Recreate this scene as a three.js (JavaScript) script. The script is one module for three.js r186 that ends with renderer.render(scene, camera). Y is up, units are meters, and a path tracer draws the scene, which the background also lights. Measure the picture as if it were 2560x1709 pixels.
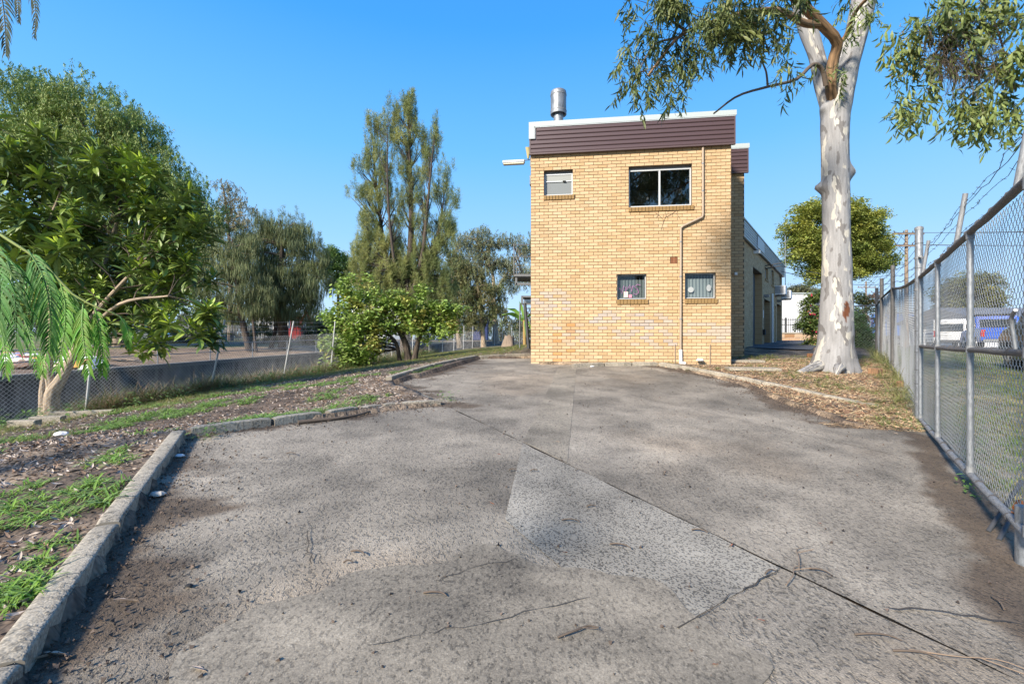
import * as THREE from 'three';
import { mergeGeometries, mergeVertices, toCreasedNormals } from 'three/addons/utils/BufferGeometryUtils.js';

// ---------------------------------------------------------------- camera, sky, sun, exposure
const scene = new THREE.Scene();
const camera = new THREE.PerspectiveCamera(72.76, 1024 / 683, 0.05, 1500);   // level camera, eye at y = 0
camera.position.set(0, 0, 0);
camera.lookAt(0, 0, -1);
const renderer = new THREE.WebGLRenderer({ antialias: true });
renderer.setSize(1024, 683);
renderer.toneMapping = THREE.LinearToneMapping;
renderer.toneMappingExposure = 2.15;
renderer.shadowMap.enabled = true;
const SUN = new THREE.Vector3(-0.57, 0.5, 0.65).normalize();
const sun = new THREE.DirectionalLight(new THREE.Color().setRGB(1, 0.9, 0.77), 4.3);
sun.position.copy(SUN).multiplyScalar(120);
sun.castShadow = true;
sun.shadow.radius = 14;
sun.shadow.mapSize.set(4096, 4096);
Object.assign(sun.shadow.camera, { left: -60, right: 60, top: 60, bottom: -60, near: 1, far: 300 });
scene.add(sun, sun.target);
{
  const W = 512, H = 256, d = new Float32Array(W * H * 4);
  const stops = [[-90, .16, .17, .17], [-4, .2, .24, .28], [-0.5, .4, .52, .65], [0, .4, .52, .65], [5, .31, .465, .64], [12, .2, .39, .62], [22, .1, .31, .62], [34, .04, .22, .57], [50, .025, .15, .46], [90, .02, .11, .36]];
  for (let j = 0; j < H; j++) for (let i = 0; i < W; i++) {
    const el = (j + .5) / H * 180 - 90, az = ((i + .5) / W - .5) * Math.PI * 2, e = el * Math.PI / 180;
    const dir = [Math.cos(e) * Math.cos(az), Math.sin(e), Math.cos(e) * Math.sin(az)];
    let k = 1; while (k < stops.length - 1 && stops[k][0] < el) k++;
    const a = stops[k - 1], b = stops[k], t = Math.min(1, Math.max(0, (el - a[0]) / (b[0] - a[0])));
    const c = Math.max(0, dir[0] * SUN.x + dir[1] * SUN.y + dir[2] * SUN.z), glow = el > 0 ? .5 * Math.pow(c, 10) : 0;   // whiter air round the sun
    for (let q = 0; q < 3; q++) d[(j * W + i) * 4 + q] = .88 * a[q + 1] + .88 * (b[q + 1] - a[q + 1]) * t + glow * [1, .97, .9][q];
    d[(j * W + i) * 4 + 3] = 1;
  }
  const t = new THREE.DataTexture(d, W, H, THREE.RGBAFormat, THREE.FloatType);
  t.mapping = THREE.EquirectangularReflectionMapping; t.magFilter = THREE.LinearFilter; t.needsUpdate = true;
  scene.background = t; scene.environment = t;
}

// ---------------------------------------------------------------- helpers
const F = 1160;
const at = (px, py, Z) => new THREE.Vector3((px - 1280) * Z / F, (855 - py) * Z / F, -Z);   // photo pixel at a known depth
const V = (x, y, Z) => new THREE.Vector3(x, y, -Z);                                          // Z = metres ahead
const rng = (s) => () => { s |= 0; s = s + 0x6D2B79F5 | 0; let t = Math.imul(s ^ s >>> 15, 1 | s); t = t + Math.imul(t ^ t >>> 7, 61 | t) ^ t; return ((t ^ t >>> 14) >>> 0) / 4294967296; };
const clamp = (x, a = 0, b = 1) => Math.min(b, Math.max(a, x));
const lerp = (a, b, t) => a + (b - a) * t;
const sm = (a, b, x) => { const t = clamp((x - a) / (b - a)); return t * t * (3 - 2 * t); };
const pl = (p, x) => { if (x <= p[0][0]) return p[0][1]; for (let i = 1; i < p.length; i++) if (x <= p[i][0]) return lerp(p[i - 1][1], p[i][1], (x - p[i - 1][0]) / (p[i][0] - p[i - 1][0])); return p[p.length - 1][1]; };
const hash = (x, y, s = 0) => { let h = Math.imul(x | 0, 374761393) + Math.imul(y | 0, 668265263) + Math.imul(s | 0, 1274126177) | 0; h = Math.imul(h ^ h >>> 13, 1274126177); return ((h ^ h >>> 16) >>> 0) / 4294967296; };
const noise = (x, y, s = 0, per = 0, perY = per) => {
  const xi = Math.floor(x), yi = Math.floor(y), fx = x - xi, fy = y - yi, u = fx * fx * (3 - 2 * fx), v = fy * fy * (3 - 2 * fy);
  const w = (a) => per ? ((a % per) + per) % per : a, z = (a) => perY ? ((a % perY) + perY) % perY : a;
  return lerp(lerp(hash(w(xi), z(yi), s), hash(w(xi + 1), z(yi), s), u), lerp(hash(w(xi), z(yi + 1), s), hash(w(xi + 1), z(yi + 1), s), u), v);
};
const fbm = (x, y, o = 4, s = 0, per = 0, perY = per) => { let a = 0, n = 0, k = .5; for (let i = 0; i < o; i++) { a += k * noise(x, y, s + i * 17, per, perY); n += k; k *= .5; x *= 2; y *= 2; per *= 2; perY *= 2; } return a / n; };
const taken = new Map();
const numbered = (n) => { const k = taken.get(n) ?? 0; taken.set(n, k + 1); return k ? `${n}_${String(k).padStart(3, '0')}` : n; };
function tag(o, label, category, group, kind) { if (label) o.userData.label = label; if (category) o.userData.category = category; if (group) o.userData.group = group; if (kind) o.userData.kind = kind; return o; }
function thing(name, label, category, p = new THREE.Vector3(), group, kind) { const o = new THREE.Group(); o.name = numbered(name); o.position.copy(p); scene.add(o); return tag(o, label, category, group, kind); }
// geometries given in world metres; part() moves them into the parent's frame
function part(name, geo, material, parent, kind) {
  const g = Array.isArray(geo) ? join(geo) : geo;
  if (parent !== scene) { parent.updateWorldMatrix(true, false); g.applyMatrix4(parent.matrixWorld.clone().invert()); }
  const m = new THREE.Mesh(g, material); m.name = parent === scene ? numbered(name) : name; parent.add(m); if (kind) m.userData.kind = kind; return m;
}
// a mesh whose geometry is already in the parent's own frame
function lpart(name, geo, material, parent, kind) { const m = new THREE.Mesh(Array.isArray(geo) ? join(geo) : geo, material); m.name = name; parent.add(m); if (kind) m.userData.kind = kind; return m; }
function clean(g) { let n = g.index ? g.toNonIndexed() : g; for (const k of Object.keys(n.attributes)) if (!['position', 'normal', 'uv', 'color'].includes(k)) n.deleteAttribute(k); if (!n.attributes.normal) n.computeVertexNormals(); if (!n.attributes.uv) n.setAttribute('uv', new THREE.BufferAttribute(new Float32Array(n.attributes.position.count * 2), 2)); return n; }
function join(list) { const l = list.map(clean); const col = l.some((g) => g.attributes.color); if (col) for (const g of l) if (!g.attributes.color) tint(g, [1, 1, 1]); return l.length === 1 ? l[0] : mergeGeometries(l); }
function tint(g, c) { const n = g.attributes.position.count, a = new Float32Array(n * 3); for (let i = 0; i < n; i++) a.set(c, i * 3); g.setAttribute('color', new THREE.BufferAttribute(a, 3)); return g; }
function metric(g, s = 1, ox = 0, oy = 0) {   // uv in metres by the face's main direction
  g = clean(g); const p = g.attributes.position, n = g.attributes.normal, u = g.attributes.uv;
  for (let i = 0; i < p.count; i++) { const ax = Math.abs(n.getX(i)), ay = Math.abs(n.getY(i)), az = Math.abs(n.getZ(i)); if (ay > ax && ay > az) u.setXY(i, p.getX(i) * s + ox, p.getZ(i) * s + oy); else if (ax > az) u.setXY(i, p.getZ(i) * s + ox, p.getY(i) * s + oy); else u.setXY(i, p.getX(i) * s + ox, p.getY(i) * s + oy); }
  return g;
}
const box = (x0, x1, y0, y1, z0, z1) => new THREE.BoxGeometry(x1 - x0, y1 - y0, z1 - z0).translate((x0 + x1) / 2, (y0 + y1) / 2, (z0 + z1) / 2);
// box with chamfered edges
function cbox(x0, x1, y0, y1, z0, z1, c = .01) {
  const s = new THREE.Shape(); const w = x1 - x0, h = y1 - y0; c = Math.min(c, w * .3, h * .3, (z1 - z0) * .3);
  s.moveTo(c, c); s.lineTo(w - c, c); s.lineTo(w - c, h - c); s.lineTo(c, h - c); s.closePath();
  return new THREE.ExtrudeGeometry(s, { depth: z1 - z0 - 2 * c, bevelEnabled: true, bevelThickness: c, bevelSize: c, bevelSegments: 1, steps: 1 }).translate(x0, y0, z0 + c);
}
function tube(pts, rad, sides = 6, cap = true) {   // tapered tube along a polyline
  const n = pts.length, r = (i) => typeof rad === 'number' ? rad : rad[i], P = [], N = [], U = [], I = [];
  let up = new THREE.Vector3(0, 1, 0), side = new THREE.Vector3(), T = new THREE.Vector3(), len = 0;
  for (let i = 0; i < n; i++) {
    T.subVectors(pts[Math.min(n - 1, i + 1)], pts[Math.max(0, i - 1)]).normalize();
    if (i === 0) { if (Math.abs(T.y) > .9) up.set(1, 0, 0); }
    side.crossVectors(T, up); if (side.lengthSq() < 1e-6) side.set(1, 0, 0); side.normalize(); up.crossVectors(side, T).normalize();
    if (i) len += pts[i].distanceTo(pts[i - 1]);
    for (let k = 0; k <= sides; k++) { const a = k / sides * Math.PI * 2, c = Math.cos(a), s = Math.sin(a), nx = side.x * c + up.x * s, ny = side.y * c + up.y * s, nz = side.z * c + up.z * s; P.push(pts[i].x + nx * r(i), pts[i].y + ny * r(i), pts[i].z + nz * r(i)); N.push(nx, ny, nz); U.push(k / sides, len); }
  }
  for (let i = 0; i < n - 1; i++) for (let k = 0; k < sides; k++) { const a = i * (sides + 1) + k, b = a + sides + 1; I.push(a, b, a + 1, a + 1, b, b + 1); }
  if (cap) for (const i of [0, n - 1]) { const c = P.length / 3, t = new THREE.Vector3().subVectors(pts[i], pts[i ? i - 1 : 1]).normalize(); P.push(pts[i].x, pts[i].y, pts[i].z); N.push(t.x, t.y, t.z); U.push(.5, .5); for (let k = 0; k <= sides; k++) { const o = (i * (sides + 1) + k) * 3; P.push(P[o], P[o + 1], P[o + 2]); N.push(t.x, t.y, t.z); U.push(0, 0); } for (let k = 0; k < sides; k++) i ? I.push(c, c + 2 + k, c + 1 + k) : I.push(c, c + 1 + k, c + 2 + k); }
  const g = new THREE.BufferGeometry(); g.setAttribute('position', new THREE.Float32BufferAttribute(P, 3)); g.setAttribute('normal', new THREE.Float32BufferAttribute(N, 3)); g.setAttribute('uv', new THREE.Float32BufferAttribute(U, 2)); g.setIndex(I); return g;
}
const curve = (pts, n) => new THREE.CatmullRomCurve3(pts).getPoints(n);
const geoOf = (P, C) => { const g = new THREE.BufferGeometry(); g.setAttribute('position', new THREE.Float32BufferAttribute(P, 3)); if (C) g.setAttribute('color', new THREE.Float32BufferAttribute(C, 3)); g.setAttribute('uv', new THREE.BufferAttribute(new Float32Array(P.length / 3 * 2), 2)); g.computeVertexNormals(); return g; };
function grid(nu, nv, fn) {   // fn(i, j) -> {p:[x,y,z], uv?, c?}
  const P = [], U = [], C = [], I = [];
  for (let j = 0; j <= nv; j++) for (let i = 0; i <= nu; i++) { const q = fn(i, j); P.push(...q.p); U.push(...(q.uv ?? [q.p[0], q.p[2]])); if (q.c) C.push(...q.c); }
  for (let j = 0; j < nv; j++) for (let i = 0; i < nu; i++) { const a = j * (nu + 1) + i, b = a + nu + 1; I.push(a, a + 1, b, a + 1, b + 1, b); }
  const g = new THREE.BufferGeometry(); g.setAttribute('position', new THREE.Float32BufferAttribute(P, 3)); g.setAttribute('uv', new THREE.Float32BufferAttribute(U, 2)); if (C.length) g.setAttribute('color', new THREE.Float32BufferAttribute(C, 3)); g.setIndex(I); g.computeVertexNormals(); return g;
}
function tex(n, fn, srgb = true, rep = 1) {
  const d = new Uint8Array(n * n * 4);
  for (let j = 0; j < n; j++) for (let i = 0; i < n; i++) { const c = fn(i / n, j / n), o = (j * n + i) * 4; for (let q = 0; q < 3; q++) { let x = clamp(Array.isArray(c) ? c[q] : c); if (srgb) x = x <= .0031308 ? x * 12.92 : 1.055 * Math.pow(x, 1 / 2.4) - .055; d[o + q] = x * 255; } d[o + 3] = 255; }
  const t = new THREE.DataTexture(d, n, n); t.wrapS = t.wrapT = THREE.RepeatWrapping; t.magFilter = THREE.LinearFilter; t.repeat.set(rep, rep); if (srgb) t.colorSpace = THREE.SRGBColorSpace; t.needsUpdate = true; return t;
}
const lin = (c) => new THREE.Color().setRGB(c[0], c[1], c[2]);
const mat = (c, rough = .85, o = {}) => new THREE.MeshStandardMaterial({ color: lin(c), roughness: rough, side: THREE.DoubleSide, ...o });
const leafMat = (c = [1, 1, 1], tr = .35, rough = .55) => new THREE.MeshPhysicalMaterial({ color: lin(c), roughness: rough, transmission: tr, thickness: 0, side: THREE.DoubleSide, vertexColors: true, specularIntensity: .6 });

// ---------------------------------------------------------------- textures and materials
const T = {};
T.concrete = tex(1024, (u, v) => {   // 2.4 m tile: worn slab with pits and exposed stones
  const big = fbm(u * 6, v * 6, 4, 3, 6), grain = noise(u * 512, v * 512, 9, 512), pit = fbm(u * 130, v * 90, 3, 21, 130, 90), pt2 = noise(u * 256, v * 256, 31, 256);
  let k = .62 + (big - .5) * .5 + (grain - .5) * .3 + (pt2 - .5) * .28;
  k -= sm(.56, .72, pit) * .22; k += sm(.36, .24, pit) * .1;
  if (hash(u * 300 | 0, v * 300 | 0, 5) > .986) k += .3;
  return [k, k * .955, k * .885];
});
T.concreteH = tex(1024, (u, v) => { const pit = fbm(u * 130, v * 90, 3, 21, 130, 90); return .6 + (noise(u * 512, v * 512, 9, 512) - .5) * .4 - sm(.56, .68, pit) * .5; }, false);
T.aggregate = tex(1024, (u, v) => {   // pale patch with closely set dark stones
  const c = noise(u * 210, v * 210, 41, 210), c2 = noise(u * 330, v * 330, 43, 330), big = fbm(u * 5, v * 5, 4, 8, 5);
  let k = .78 + (big - .5) * .4 + (c2 - .5) * .3; k -= sm(.54, .74, c) * .42; k -= sm(.72, .84, c2) * .25;
  return [k, k * .985, k * .95];
});
T.aggregateH = tex(1024, (u, v) => { const c = noise(u * 210, v * 210, 41, 210), c2 = noise(u * 330, v * 330, 43, 330); return .7 - sm(.56, .7, c) * .5 - sm(.72, .8, c2) * .2 + (c2 - .5) * .3; }, false);
T.soil = tex(1024, (u, v) => { const a = fbm(u * 12, v * 12, 5, 51, 12), b = noise(u * 256, v * 256, 55, 256), c = noise(u * 120, v * 120, 57, 120); const k = .45 + (a - .5) * .9 + (b - .5) * .6 + (c > .72 ? .22 : 0); return [k, k * .97, k * .92]; });
T.soilH = tex(1024, (u, v) => fbm(u * 40, v * 40, 4, 51, 40), false);
T.fine = tex(256, (u, v) => { const k = .86 + (noise(u * 64, v * 64, 61, 64) - .5) * .22 + (noise(u * 128, v * 128, 63, 128) - .5) * .3; return [k, k * .985, k * .96]; });
T.fineH = tex(256, (u, v) => noise(u * 64, v * 64, 61, 64) * .5 + noise(u * 128, v * 128, 63, 128) * .5, false);
T.zinc = tex(512, (u, v) => { const k = .7 + (fbm(u * 16, v * 16, 4, 71, 16) - .5) * .7 + (noise(u * 128, v * 128, 73, 128) - .5) * .22; return [k, k, k * 1.01]; });
T.wood = tex(512, (u, v) => { const k = .6 + (fbm(u * 60, v * 5, 4, 81, 60, 5) - .5) * .9; return [k, k * .92, k * .82]; });
T.gum = tex(1024, (u, v) => {   // shed bark: grey with cream and brown plates; u round the trunk, v up it
  const wx = (fbm(u * 8, v * 8, 3, 93, 8) - .5) * .09, wy = (fbm(u * 8, v * 8, 3, 94, 8) - .5) * .07, U = u + wx, Y = v + wy;
  const a = fbm(U * 16, Y * 7, 3, 91, 16, 7), b = fbm(U * 20 + 4, Y * 9 + 9, 3, 96, 20, 9), st = fbm(u * 70, v * 9, 3, 97, 70, 9), f = noise(u * 256, v * 200, 98, 256);
  let c = [.33, .325, .325];
  if (b > .6) c = [.19, .18, .175]; else if (b > .57) c = [.26, .25, .245];
  if (a > .585) c = [.56, .53, .46]; else if (a > .57) c = [.44, .42, .39];
  const k = 1 + (st - .5) * .5 + (f - .5) * .16; return c.map((x) => x * k);
});
T.bark = tex(512, (u, v) => { const k = .55 + (fbm(u * 22, v * 5, 4, 101, 22, 5) - .5) * 1.1; return [k, k * .93, k * .85]; });
T.barkH = tex(512, (u, v) => fbm(u * 22, v * 5, 4, 101, 22, 5), false);
T.stain = tex(1024, (u, v) => { const a = fbm(u * 30, v * 3, 4, 111, 30, 3), b = fbm(u * 8, v * 8, 4, 113, 8), d = sm(.45, .75, fbm(u * 26, v * 2, 3, 117, 26, 2)); const k = .62 + (b - .5) * .8 + (a - .5) * .5 - d * .25; return [k, k * .97, k * .93]; });
T.asphalt = tex(512, (u, v) => { const k = .6 + (fbm(u * 6, v * 6, 4, 121, 6) - .5) * .5 + (noise(u * 200, v * 200, 123, 200) - .5) * .5; return [k, k, k * 1.02]; });
const M = {
  concrete: mat([.455, .415, .35], .92, { map: T.concrete, bumpMap: T.concreteH, bumpScale: .006, vertexColors: true }),
  aggregate: mat([.405, .375, .325], .92, { map: T.aggregate, bumpMap: T.aggregateH, bumpScale: .004, vertexColors: true }),
  kerb: mat([.46, .425, .355], .93, { map: T.concrete, bumpMap: T.concreteH, bumpScale: .004 }),
  ground: mat([1, 1, 1], .97, { map: T.soil, bumpMap: T.soilH, bumpScale: .03, vertexColors: true }),
  crack: mat([.05, .042, .034], 1),
  mortar: mat([.16, .122, .08], .95, { map: T.fine }),
  brick: mat([1, 1, 1], .88, { map: T.fine, bumpMap: T.fineH, bumpScale: .0015, vertexColors: true }),
  sillBrick: mat([.3, .19, .075], .85, { map: T.fine, bumpMap: T.fineH, bumpScale: .003 }),
  fascia: mat([.072, .043, .045], .42),
  fasciaTrim: mat([.085, .055, .055], .45),
  cap: mat([.37, .415, .41], .45),
  roof: mat([.3, .32, .33], .6),
  zinc: mat([.33, .35, .365], .5, { map: T.zinc, metalness: .55 }),
  zincDull: mat([.3, .31, .315], .65, { map: T.zinc, metalness: .3 }),
  pipeDark: mat([.16, .155, .15], .7, { map: T.zinc, metalness: .25 }),
  wire: mat([.4, .4, .385], .55, { metalness: .35 }),
  wirePale: mat([.5, .5, .48], .5, { metalness: .25 }),
  wireDark: mat([.045, .045, .05], .7),
  alu: mat([.5, .52, .52], .4, { metalness: .2 }),
  dark: mat([.012, .012, .013], .8),
  interior: mat([.4, .39, .37], .9),
  glass: new THREE.MeshPhysicalMaterial({ color: lin([.75, .8, .8]), roughness: .02, transmission: 1, thickness: 0, ior: 1.6 }),
  glassDark: new THREE.MeshPhysicalMaterial({ color: lin([.5, .54, .55]), roughness: .015, transmission: 1, thickness: 0, ior: 2.3 }),
  frosted: mat([.17, .185, .185], .35),
  downpipe: mat([.32, .25, .18], .55),
  pvc: mat([.75, .76, .76], .4),
  steel: mat([.2, .21, .215], .6, { map: T.zinc, metalness: .2 }),
  steelDark: mat([.05, .052, .055], .6),
  canal: mat([.2, .195, .185], .92, { map: T.stain }),
  canalFloor: mat([.1, .1, .085], .9, { map: T.stain }),
  coping: mat([.26, .255, .24], .93, { map: T.concrete }),
  gum: mat([.74, .735, .72], .8, { map: T.gum, vertexColors: true }),
  bark: mat([.3, .25, .2], .92, { map: T.bark, bumpMap: T.barkH, bumpScale: .02 }),
  barkDark: mat([.12, .1, .085], .95, { map: T.bark, bumpMap: T.barkH, bumpScale: .02 }),
  barkPale: mat([.55, .46, .35], .9, { map: T.bark, bumpMap: T.barkH, bumpScale: .012 }),
  twig: mat([.1, .075, .055], .9),
  asphalt: mat([.13, .135, .145], .95, { map: T.asphalt }),
  road: mat([.17, .17, .172], .95, { map: T.asphalt }),
  white: mat([.72, .73, .74], .6),
  timber: mat([.36, .3, .25], .9, { map: T.wood }),
  rubber: mat([.02, .02, .021], .85),
};
for (const [m, s] of [[M.concrete, 1.7], [M.aggregate, 1.7], [M.ground, 3], [M.kerb, 2.4], [M.coping, 2.4]]) for (const k of ['map', 'bumpMap']) if (m[k]) { m[k] = m[k].clone(); m[k].repeat.set(1 / s, 1 / s); m[k].needsUpdate = true; }
for (const [m, s] of [[M.canal, 4], [M.canalFloor, 4], [M.asphalt, 2], [M.road, 2], [M.brick, .3], [M.mortar, .3], [M.sillBrick, .3], [M.zinc, .5], [M.zincDull, .5], [M.steel, .5], [M.pipeDark, .4]]) for (const k of ['map', 'bumpMap']) if (m[k]) { m[k] = m[k].clone(); m[k].repeat.set(1 / s, 1 / s); m[k].needsUpdate = true; }
// ---------------------------------------------------------------- lie of the land (X right, Z ahead)
const KX = [[-30, -.2], [0.4, -1.1], [1.66, -1.75], [4.83, -3.39], [6.85, -1.04], [8.16, -1.91], [8.74, -2.27], [13.7, -.98], [14.6, .4], [30, 2], [100, 8], [500, 80]];   // edge of the slab on the canal side
const FX = [[-40, -20], [5, -12], [9.6, -10.5], [11, -10.15], [14.2, -9.3], [17.2, -8.55], [20, -7.85], [23, -7.35], [26, -6.75], [45.5, -3.9], [52.7, -2], [61, 1], [100, 12], [500, 130]];   // canal fence
const FY = [[-40, -2], [8, -1.85], [11, -1.72], [14.2, -1.5], [17.2, -1.4], [20, -1.28], [23, -1.2], [26, -1], [45.5, -.6], [61, -.2], [100, 0]];
const XR = [[-40, -24], [-3, 1.5], [0, 3.9], [5.2, 7.6], [5.75, 7.7], [5.95, 5.2], [6.04, 4.8], [6.12, 4.55], [7.5, 4.48], [9.3, 4.5], [12, 3.79], [12.3, 3.7]];   // edge of the slab on the street side
const SY = [[-40, -1.25], [0, -1.14], [4.6, -.68], [9, -.57], [30, -.45], [200, -.3]];
const fw = (X, Z) => (X - 5.8) * .809 - (Z - 6.6) * .588, fa = (X, Z) => (X - 5.8) * .588 + (Z - 6.6) * .809;   // off and along the street fence
function flat(X, Z) {
  const z = Math.max(Z, -3);
  let y = z <= 17.8 ? -1.4 + .065 * z : -.243 + (Math.min(z, 28) - 17.8) * lerp(.008, .03, sm(3, 8, X));
  return y - .0276 * clamp(X, -5, 8) * (1 - sm(6.5, 11, z));
}
function G(X, Z) {
  let y = flat(X, Z); const xk = pl(KX, Z);
  if (X < xk) { const xf = pl(FX, Z); y = lerp(flat(xk, Z) + .07, pl(FY, Z), clamp((xk - X) / (xk - xf), 0, 1.1)); }
  return lerp(y, pl(SY, fa(X, Z)), sm(-.5, .5, fw(X, Z)) * sm(-2, 3, X) * sm(-1, 3, fa(X, Z)));
}
const onSlab = (X, Z) => { const xk = pl(KX, Z); return (Z < 12.25 && X > xk && X < pl(XR, Z)) || (Z < 13.85 && X > xk && X < .75); };
const bed = (X, Z) => onSlab(X, Z) ? -.07 : (X < pl(KX, Z) ? 0 : fw(X, Z) < .1 && Z > 5 && Z < 14 ? .05 * sm(5.6, 6.4, Z) : 0);
const yt = (X, Z) => G(X, Z) + bed(X, Z);                       // top of the soil
function gp(px, py, hAdd = 0) {                                 // photo pixel -> point on the ground
  const kx = (px - 1280) / F, ky = (855 - py) / F; let z = .5;
  while (z < 120 && ky * z > flat(kx * z, z) + hAdd) z += .02;
  return new THREE.Vector3(kx * z, flat(kx * z, z) + hAdd, -z);
}
function gpT(px, py) { const kx = (px - 1280) / F, ky = (855 - py) / F; let z = .5; while (z < 160 && ky * z > yt(kx * z, z)) z += .02; return new THREE.Vector3(kx * z, yt(kx * z, z), -z); }

// ---------------------------------------------------------------- soil, grass and verge in one sheet
{
  const Zs = []; for (let z = -30; z < 0; z += 1.5) Zs.push(z); for (let z = 0; z < 15; z += .1) Zs.push(z); for (let z = 15, s = .12; z < 480; z += s, s *= 1.05) Zs.push(z);
  const N = 330;
  const g = grid(N, Zs.length - 1, (i, j) => {
    const Z = Zs[j], xe = pl(FX, Z) - .55; let X;
    const r = Math.max(7, xe + 18), q = r + 10;
    if (i < 210) X = lerp(xe, r, i / 210); else if (i < 280) X = lerp(r, q, (i - 210) / 70); else X = q + Math.pow((i - 280) / 50, 3) * 330;
    let y = yt(X, Z) + (onSlab(X, Z) ? 0 : (fbm(X * 1.3, Z * 1.3, 4, 201) - .5) * .08 + (fbm(X * 7, Z * 7, 3, 205) - .5) * .035);
    const w = fw(X, Z), nn = fbm(X * .9, Z * .9, 4, 211), n2 = fbm(X * 4, Z * 4, 3, 213);
    const soil = [.088, .065, .048], litter = [.19, .15, .112], grass = [.085, .115, .03], dry = [.22, .17, .085];
    let c;
    if (w > -.2) { const k = sm(.35, .6, nn); c = [0, 1, 2].map((q) => lerp(grass[q] * 1.2, dry[q], k * .7)); if (fa(X, Z) < 3 && w < 1.2) c = [0, 1, 2].map((q) => lerp(c[q], [.2, .19, .17][q], sm(.4, .6, n2) * .8)); }
    else if (X < pl(KX, Z)) {
      const t = (pl(KX, Z) - X) / (pl(KX, Z) - pl(FX, Z)), k = sm(.42, .62, nn), gk = clamp(sm(.6, .9, t) + sm(13, 20, Z) * .8) * sm(.25, .5, n2 * .5 + nn * .5);
      c = [0, 1, 2].map((q) => lerp(lerp(soil[q], litter[q], k * .8), lerp(grass[q], dry[q], sm(.4, .7, n2)), gk * .8));
    } else { const k = sm(.38, .6, nn * .6 + n2 * .4); c = [0, 1, 2].map((q) => lerp(soil[q], [.26, .195, .13][q], k)); }
    return { p: [X, y, -Z], c: c.map((x) => x * 1.9), uv: [X, Z] };
  });
  const m = part('ground', g, M.ground, scene); tag(m, null, null, null, 'structure');
}
// ---------------------------------------------------------------- concrete driveway: slabs divided by open joints, with patches
const stainAt = (X, Z) => {   // dirt, dust and washed streaks on the slab
  const a = fbm(X * .8 + 3, Z * .8, 4, 301), b = fbm(X * 2.2, Z * .7, 4, 303), d = fbm(X * 5, Z * 5, 3, 305);
  let k = .76 + (a - .5) * .85 + (b - .5) * .45 + (d - .5) * .22;
  let c = [k, k, k]; const brown = sm(.5, .68, fbm(X * .6, Z * .6, 4, 311)); c = [c[0] * (1 + .03 * brown), c[1] * (1 - .02 * brown), c[2] * (1 - .07 * brown)];
  const el = X - pl(KX, Z), er = Z < 6 ? (Math.abs(fw(X, Z) + .12) - .05) * 2.2 : pl(XR, Z) - X, edge = Math.min(el * .8, er * .9), dirt = sm(.3, .1, edge + (fbm(X * 2.5, Z * 2.5, 4, 313) - .5) * 1.15);   // blown soil along the kerbs and the gate
  const s = [.3, .245, .2]; return c.map((x, q) => lerp(x, s[q] * (.7 + d * .6), dirt * .95));
};
const drive = thing('concrete_driveway', null, null, new THREE.Vector3(0, 0, 0), null, 'structure');
const J1a = gp(1112, 1013), J1b = gp(2455, 1663), J2a = gp(1440, 955), J2b = gp(2186, 1126);
const half = (a, b) => { const dx = b.x - a.x, dz = b.z - a.z, l = Math.hypot(dx, dz); return (X, Z) => ((X - a.x) * dz - (-Z - a.z) * dx) / l; };
const j1 = half(J1a, J1b), j2 = half(J2a, J2b);   // signed distance to the joints
function clipPoly(poly, d) { const out = []; for (let i = 0; i < poly.length; i++) { const a = poly[i], b = poly[(i + 1) % poly.length], da = d(a[0], a[1]), db = d(b[0], b[1]); if (da >= 0) out.push(a); if ((da >= 0) !== (db >= 0)) { const t = da / (da - db); out.push([lerp(a[0], b[0], t), lerp(a[1], b[1], t)]); } } return out; }
function sheet(x0, x1, z0, z1, st, cuts, lift, inside, col) {
  const P = [], C = [], U = [], N = [];
  for (let Z = z0; Z < z1; Z += st) for (let X = x0; X < x1; X += st) {
    if (inside && !inside(X + st / 2, Z + st / 2)) continue;
    let p = [[X, Z], [X + st, Z], [X + st, Z + st], [X, Z + st]]; for (const c of cuts) { p = clipPoly(p, c); if (p.length < 3) break; }
    for (let i = 1; i + 1 < p.length; i++) for (const q of [p[0], p[i], p[i + 1]]) { const wob = (fbm(q[0] * 3, q[1] * 3, 3, 331) - .5) * .006; P.push(q[0], flat(q[0], q[1]) + lift + wob, -q[1]); C.push(...col(q[0], q[1])); U.push(q[0], q[1]); }
  }
  const g = new THREE.BufferGeometry(); g.setAttribute('position', new THREE.Float32BufferAttribute(P, 3)); g.setAttribute('uv', new THREE.Float32BufferAttribute(U, 2)); g.setAttribute('color', new THREE.Float32BufferAttribute(C, 3));
  const m = mergeVertices(g, 1e-4); m.computeVertexNormals(); return m;
}
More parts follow.
